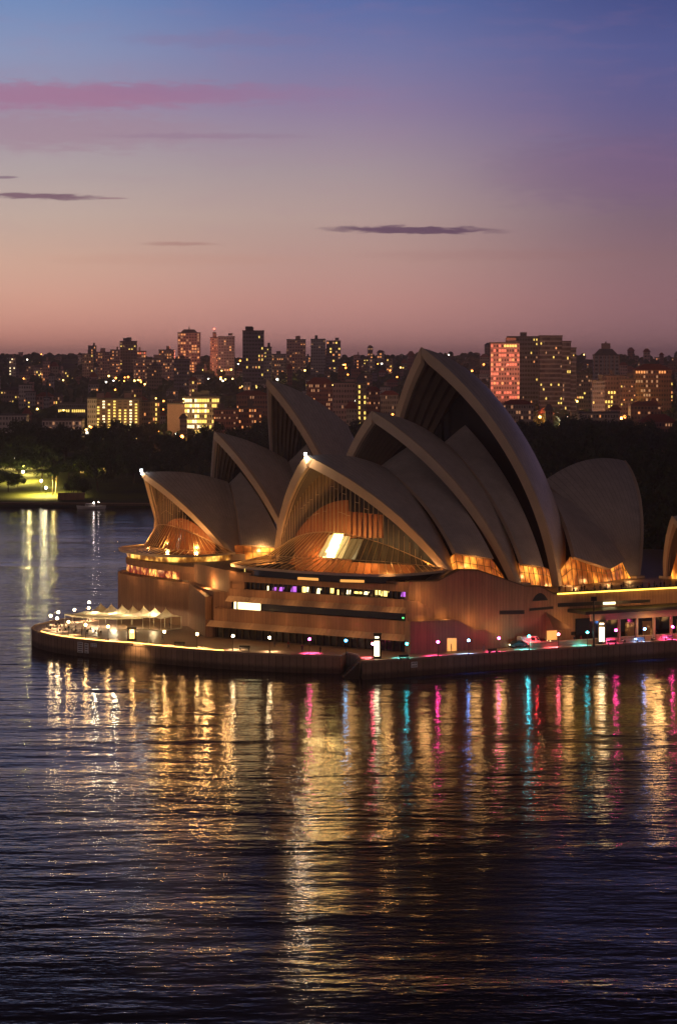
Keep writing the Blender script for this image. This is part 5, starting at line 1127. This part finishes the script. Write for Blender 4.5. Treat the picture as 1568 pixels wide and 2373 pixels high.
bld(100, 116, 838, 2700, 'pink', 'small pinkish house on the ridge among trees at the far left', cells=(3, 3), lit=.1, tone='o')
# mid distance
GOLD = (lambda i, jt, nc, nr_, rr: ('w' if i in (1, 6) else 'y') if jt >= (2, 0, 1, 0, 3, 3, 0, 1)[i] and jt < 15 and rr.random() < .92 else None)
bld(222, 322, 927, 1700, 'brown', 'wide block of flats with columns of bright yellow lit bays', cells=(8, 10), plant=0, ffn=GOLD, ww=.42, wh=.5, fh=1.9)
bld(203, 222, 925, 1690, 'pale', 'pale narrow block with balconies joined left of the yellow lit flats', cells=(4, 10), lit=.05, tone='y', plant=0)
bld(224, 239, 911, 1720, 'blank', 'blank lift tower on the left of the yellow lit flats', cells=(2, 3), lit=0, plant=0, nm='lift_tower', cat='lift tower'); bld(288, 303, 911, 1720, 'blank', 'blank lift tower on the right of the yellow lit flats', cells=(2, 3), lit=0, plant=0, nm='lift_tower', cat='lift tower')
bld(323, 370, 932, 1720, 'brown', 'dark brown block with one column of yellow windows, right of the bright flats', cells=(9, 9), ffn=lambda i, jt, nc, nr_, rr: 'y' if i == 7 else ('o' if rr.random() < .08 else None))
bld(388, 428, 937, 1680, 'blank', 'blank pinkish brown block joined to the bright white lit flats', cells=(4, 5), lit=0, plant=0)
BR = (lambda i, jt, nc, nr_, rr: ('w' if rr.random() < .5 else 'y') if i < 9 and rr.random() < .8 else ('y' if rr.random() < .35 else None))
bld(428, 508, 922, 1680, 'tan', 'flats with many brilliant white and yellow windows', cells=(14, 8), plant=2, ffn=BR, ww=.8, wh=.6)
bld(495, 552, 950, 1600, 'brick', 'brown brick flats left of the middle theatre vault', cells=(10, 6), lit=.22, tone='d'); bld(553, 606, 945, 1610, 'brick', 'brown brick flats touching the middle theatre vault', cells=(9, 6), lit=.25, tone='o')
bld(548, 620, 915, 1850, 'brick', 'wide brick block behind the brown flats left of the high theatre vault', cells=(12, 5), lit=.06, tone='d', roof='low')
bld(710, 770, 889, 1900, 'brick', 'dark brick building with red hipped roof right of the high theatre vault', cells=(12, 6), lit=.14, tone='d', roof='hip')
bld(771, 822, 888, 1750, 'pink', 'pale pink block with a raised lift tower in front of the big hall', cells=(8, 8), lit=.06, tone='o', plant=0); bld(800, 820, 879, 1765, 'blank', 'raised lift tower on the pale pink block', cells=(2, 6), lit=0, plant=0, nm='lift_tower', cat='lift tower')
bld(823, 848, 890, 1745, 'brown', 'narrow dark block with two columns of lit windows right of the pale pink one', cells=(4, 9), ffn=colsel(1, 3, p=.8), plant=0)
bld(849, 880, 906, 1760, 'brick', 'low brick block right of the narrow lit one', cells=(6, 5), lit=.1, tone='d', roof='low'); bld(882, 922, 915, 1850, 'tan', 'low tan block left of the tallest vault', cells=(8, 4), lit=.1, tone='d', roof='low')
# right side
bld(1136, 1203, 796, 1900, 'pink', 'pink floodlit tower with a bright yellow top, right of the tallest vault', 'tower', (11, 18), nm='tower_block', ffn=lambda i, jt, nc, nr_, rr: 'y' if jt == 0 and 5 <= i <= 9 else ('r' if rr.random() < .45 and jt < 12 else ('o' if rr.random() < .12 else None)), ww=.7, wh=.5)
bld(1177, 1252, 782, 1960, 'dark', 'dark slab tower behind the pink floodlit tower', 'tower', (12, 22), .04, 'y', nm='tower_block')
bld(1250, 1302, 780, 1940, 'banded', 'dark balconied tower, high middle step of the right group', 'tower', (9, 22), .05, 'y', nm='tower_block', plant=0)
bld(1302, 1322, 793, 1935, 'banded', 'dark balconied tower, second step of the right group', 'tower', (4, 20), .06, 'y', nm='tower_block', plant=0)
bld(1322, 1334, 808, 1930, 'banded', 'dark balconied tower, lowest narrow step of the right group', 'tower', (3, 18), .06, 'y', nm='tower_block', plant=0)
e, zt_, xm, Y, dp = bld(1376, 1433, 824, 2200, 'grey', 'eight sided tower with pale ribs, sloping top and lantern', 'tower', (6, 9), .1, 'y', nm='tower_block', plant=0)
b_ = MB(); w_ = (1433 - 1376) * Y / FPX; b_.box((xm, Y + dp / 2, zt_ + 3), (w_ * .98, dp, 5.5), 0, .5); part(e, 'roof_slope', b_, roofm); b_ = MB(); b_.box((xm, Y + dp / 2, zt_ + 8), (w_ * .34, dp * .4, 5)); b_.tube((xm, Y + dp / 2, zt_ + 10), (xm, Y + dp / 2, zt_ + 12), 1, .6); part(e, 'lantern', b_, FA['blank'])
for k in range(6): b_ = MB(); b_.box((xm - w_ / 2 + w_ * k / 5, Y - .3, zt_ - 7), (.7, .6, 15)); part(e, 'pale_rib', b_, FA['blank'])
bld(1471, 1554, 857, 1950, 'brick', 'red brick block with a big dark hipped roof at the right edge', cells=(14, 7), roof='hip', ffn=lambda i, jt, nc, nr_, rr: 'o' if jt == 0 and (i < 4 or 9 <= i < 12) else ('d' if rr.random() < .25 and i < 9 else None))
bld(1335, 1372, 868, 2050, 'brown', 'low brown block left of the eight sided tower', cells=(7, 5), lit=.14, tone='y'); bld(1372, 1400, 884, 1850, 'dark', 'dark block under the eight sided tower', cells=(6, 6), lit=.12, tone='y')
bld(1400, 1452, 872, 1900, 'brown', 'brown block with three stacked lit bays below the eight sided tower', cells=(8, 7), ffn=lambda i, jt, nc, nr_, rr: 'y' if i in (1, 2) and jt in (3, 5, 6) else ('y' if rr.random() < .06 else None)); bld(1436, 1472, 880, 1880, 'brown', 'dark brown block left of the hipped roof block', cells=(6, 6), lit=.1, tone='y')
bld(1165, 1235, 937, 1650, 'tan', 'low white terrace houses under the dark towers', cells=(12, 3), lit=.15, tone='d', roof='low'); bld(1130, 1172, 948, 1600, 'pink', 'pink flats partly hidden by the tallest vault on its right', cells=(8, 5), lit=.2, tone='o')
bld(1340, 1432, 958, 1600, 'tan', 'long low pale building with flat roof behind the orange lamps', cells=(14, 3), lit=.1, tone='d', plant=0); bld(1485, 1566, 978, 1500, 'brick', 'long old brick building with pink lit front at the right edge', cells=(12, 3), roof='hip', lit=.2, tone='d')
bld(1460, 1530, 940, 1750, 'brick', 'dark brick block above the long old brick building', cells=(9, 4), lit=.08, tone='d', roof='low')
# low buildings at left
bld(-8, 62, 963, 1650, 'pale', 'long pale roofed shed above the trees at the left edge', cells=(10, 3), lit=.03, tone='d', plant=0); bld(98, 190, 975, 1600, 'pale', 'second long pale shed half hidden by trees at the left', cells=(12, 3), lit=.05, tone='d', plant=0)
bld(135, 198, 936, 1900, 'dark', 'low dark building with one long bright lit floor', cells=(14, 3), ffn=lambda i, jt, nc, nr_, rr: 'y' if jt == 1 and i != 6 else None); bld(85, 122, 918, 2000, 'pink', 'tall pinkish villa on the slope at the left', cells=(5, 6), lit=.08, tone='d', roof='low')
bld(2, 66, 905, 2050, 'brown', 'wide brown flats with scattered yellow windows near the left edge', cells=(10, 5), lit=.16, tone='y', roof='low')
# crane
f = 2450 / FPX; g = Vector(((550 - CX) * f, 2450, HC - (905 - HY) * f)); e_ = empty('tower_crane', g, 'thin grey crane with raised jib left of the lone dark tower', 'crane'); b_ = MB(); b_.tube(g + Vector((0, 0, -12)), g + Vector((0, 0, 4)), .7, .7, 4); b_.build('tower', M['pole'], e_)
b_ = MB(); b_.tube(g + Vector((0, 0, 4)), g + Vector((-10, 0, 26)), .6, .25, 4); b_.tube(g + Vector((0, 0, 4)), g + Vector((3, 0, 8)), .4, .3, 4); b_.tube(g + Vector((3, 0, 8)), g + Vector((-10, 0, 26)), .12, .12, 4); b_.build('jib', M['pole'], e_)
# steady floodlighting of two pink towers
for px, py, Y, e in ((1168, 850, 1850, 60000), (438, 815, 2960, 60000), (445, 965, 1640, 26000), (270, 985, 1660, 22000)): light('facade_floodlight', D(px, py, Y) , (1., .34, .2) if Y > 1700 else (1., .6, .2), e, 2.)

# many ordinary houses and blocks on the slopes
rnd = random.Random(5); occ = [(a - 3, b2 + 3, c) for a, b2, c, _ in CITY]
kinds = ['brown', 'brick', 'tan', 'grey', 'pink', 'dark', 'pale']; words = {'brown': 'brown', 'brick': 'brick', 'tan': 'tan', 'grey': 'grey', 'pink': 'pinkish', 'dark': 'dark', 'pale': 'pale'}
area = lambda px, Y: ('far ridge' if Y > 2700 else 'upper slope' if Y > 2150 else 'lower slope') + (' at the left' if px < 400 else ' behind the theatre vaults' if px < 830 else ' between the vaults and the pink tower' if px < 1140 else ' at the right')
cnt = 0; tries = 0; sp_ = []
while cnt < 165 and tries < 4000:
    tries += 1
    Y = rnd.choice([rnd.uniform(1560, 2200), rnd.uniform(2100, 2800), rnd.uniform(2700, 3450)]); px = rnd.uniform(-10, 1580)
    if 960 < px < 1120 or (640 < px < 690 and Y < 2000): continue
    k = rnd.choice(kinds); wpx = rnd.uniform(9, 30) * 2200 / Y; x = (px - CX) / FPX * Y; hh = rnd.choice([7, 9, 9, 12, 15, 20]) if Y < 2900 else rnd.choice([8, 10, 14, 18]); zt_ = H(x, Y) + hh; yt = HY + (HC - zt_) * FPX / Y
    if any(a < px < b2 and yt > c - 8 for a, b2, c in occ) and rnd.random() < .75: continue
    if any(abs(px - a) < 12 and abs(Y - c) < 60 for a, c in sp_): continue
    sp_.append((px, Y)); flat = rnd.random() < .45
    bld(px - wpx / 2, px + wpx / 2, yt, Y, k, '%s %s on the %s' % (words[k], 'flat-roofed block' if flat else 'pitched-roof house', area(px, Y)), 'house', (max(2, int(wpx / 5)), 3), rnd.choice([0, .06, .12, .2]), rnd.choice('yyood'), roof='flat' if flat else rnd.choice(['hip', 'low']), nm='house', plant=rnd.choice([0, 1]) if flat else 0, group='houses on the hills behind', seed=cnt, zb=H(x, Y) - 4); cnt += 1

# street lamps of the city
LM = {}
for c, col, st_v in (('y', (1., .62, .16), 9), ('o', (1., .30, .05), 9), ('w', (1., .9, .7), 10)): LM[c] = emi('far_lamp_' + c, col, st_v, False)
pm = MB(); pm.tube((0, 0, -1), (0, 0, 7), .15, .1, 5); pa = pm.build('post', M['darkmetal']); pmesh = pa.data; bpy.data.objects.remove(pa); gm = {}
for c in LM:
    for r in (.55, .8, 1.1):
        a = MB(); a.ball((0, 0, 7), r, 8, 6); o = a.build('lamp_head', LM[c]); gm[c, r] = o.data; bpy.data.objects.remove(o)
def far_lamp(px, Y, c, r, lab, grp='street lamps on the hills behind'):
    x = (px - CX) / FPX * Y; e_ = empty('street_lamp', (x, Y, H(x, Y)), lab, 'street lamp', grp)
    for nm_, me in (('post', pmesh), ('lamp_head', gm[c, r])): o = bpy.data.objects.new(nm_, me); COL.objects.link(o); o.parent = e_
tn = {'y': 'yellow', 'o': 'orange', 'w': 'white'}
for i in range(240):
    Y = rnd.choice([rnd.uniform(1500, 2100), rnd.uniform(2000, 2900), rnd.uniform(2600, 3400)]); px = rnd.uniform(0, 1568) if i % 3 else rnd.uniform(200, 620); c = rnd.choice('yyyoow')
    far_lamp(px, Y, c, rnd.choice((.55, .8)) if Y < 2300 else rnd.choice((.8, .8, 1.1)), 'small %s street lamp on the %s' % (tn[c], area(px, Y)))
for px, py, c, lab in ((1250, 967, 'o', 'orange glowing street lamp below the dark balconied towers'), (1447, 966, 'o', 'right one of two bright orange lamps at the right'), (1438, 970, 'o', 'left one of two bright orange lamps at the right'), (1382, 972, 'o', 'orange lamp before the long low pale building'), (1215, 992, 'y', 'yellow green lamp in the trees right of the tallest vault'),
                       (1316, 968, 'w', 'white lamp below the balconied towers'), (1340, 978, 'w', 'white lamp under the long low pale building'), (1431, 940, 'y', 'upper lamp of a vertical pair at the right'), (1431, 975, 'y', 'lower lamp of a vertical pair at the right'), (118, 876, 'o', 'orange lamp glowing on the left slope'), (422, 1012, 'o', 'orange lamp below the brilliant white flats'), (672, 880, 'y', 'yellow lamp beside the pinkish skyline tower foot')):
    g = None; Y = 1480.0
    while Y < 3200:
        z_ = HC - (py - HY) * Y / FPX
        if H((px - CX) / FPX * Y, Y) + 7 >= z_: break
        Y += 6
    far_lamp(px, Y, c, 1.1, lab, None); x = (px - CX) / FPX * Y; light('street_glow', (x, Y - 2.5, H(x, Y) + 7.5), {'o': (1., .3, .06), 'y': (1., .7, .15), 'w': (1., .85, .6)}[c], 16000, 1.)
# woodland filling the gaps: one mass
fm = MB(); rnd = random.Random(9); ico = []
for i in range(3600):
    Y = 1480 + (3600 - 1480) * rnd.random() ** .9; x = rnd.uniform(-.19, .21) * Y; s_ = rnd.uniform(2.5, 6.5); z_ = H(x, Y) + s_ * .5
    for k in range(3):
        fm.ball((x + rnd.uniform(-.6, .6) * s_, Y + rnd.uniform(-.6, .6) * s_, z_ + rnd.uniform(-.1, .5) * s_), s_ * rnd.uniform(.45, .8), 7, 5, rnd.uniform(.7, 1.1))
fo = fm.build('hillside_woodland', M['leaf']); tag(fo, 'dark trees filling the gaps between the houses on the hills', None, None, 'stuff')

# ------------------------------------------------------------------ morning haze over the harbour
hz = MB(); hz.box((0, 5500, 60), (18400, 17400, 160)); m = bpy.data.materials.new('haze_air'); m.use_nodes = True; t_ = m.node_tree; t_.nodes.clear(); n = NT(t_)
pv_ = n.n('ShaderNodeVolumePrincipled'); pv_.inputs['Color'].default_value = (.92, .78, .84, 1); pv_.inputs['Density'].default_value = .00010; pv_.inputs['Anisotropy'].default_value = .7
o_ = n.n('ShaderNodeOutputMaterial'); n.L(pv_.outputs[0], o_.inputs['Volume']); ho = hz.build('haze', m); tag(ho, 'thin purple morning haze between the harbour and the city', None, None, 'stuff')

for px, py, e in ((30, 1120, 2500), (44, 1080, 2500), (70, 1100, 2500), (104, 1125, 1200), (125, 1130, 1500)): g = gp(px, py); light('tree_fill', g + Vector((0, -3, 2.5)), (1., .80, .30), e, .4)  # fill added to make the trees glow, as the park spots only shine down

p = W(1253, 1498, ZB); light('vehicle_glow_fill', p + Vector((-1.0, -1.0, 1.2)), (1., .04, .05), 350, .2); p = W(1200, 1502, ZB); light('vehicle_glow_fill', p + Vector((2.0, -.5, 1.4)), (.05, .8, .9), 160, .2)  # added red and cyan fill, standing for the globe lamps' colour on the vehicles
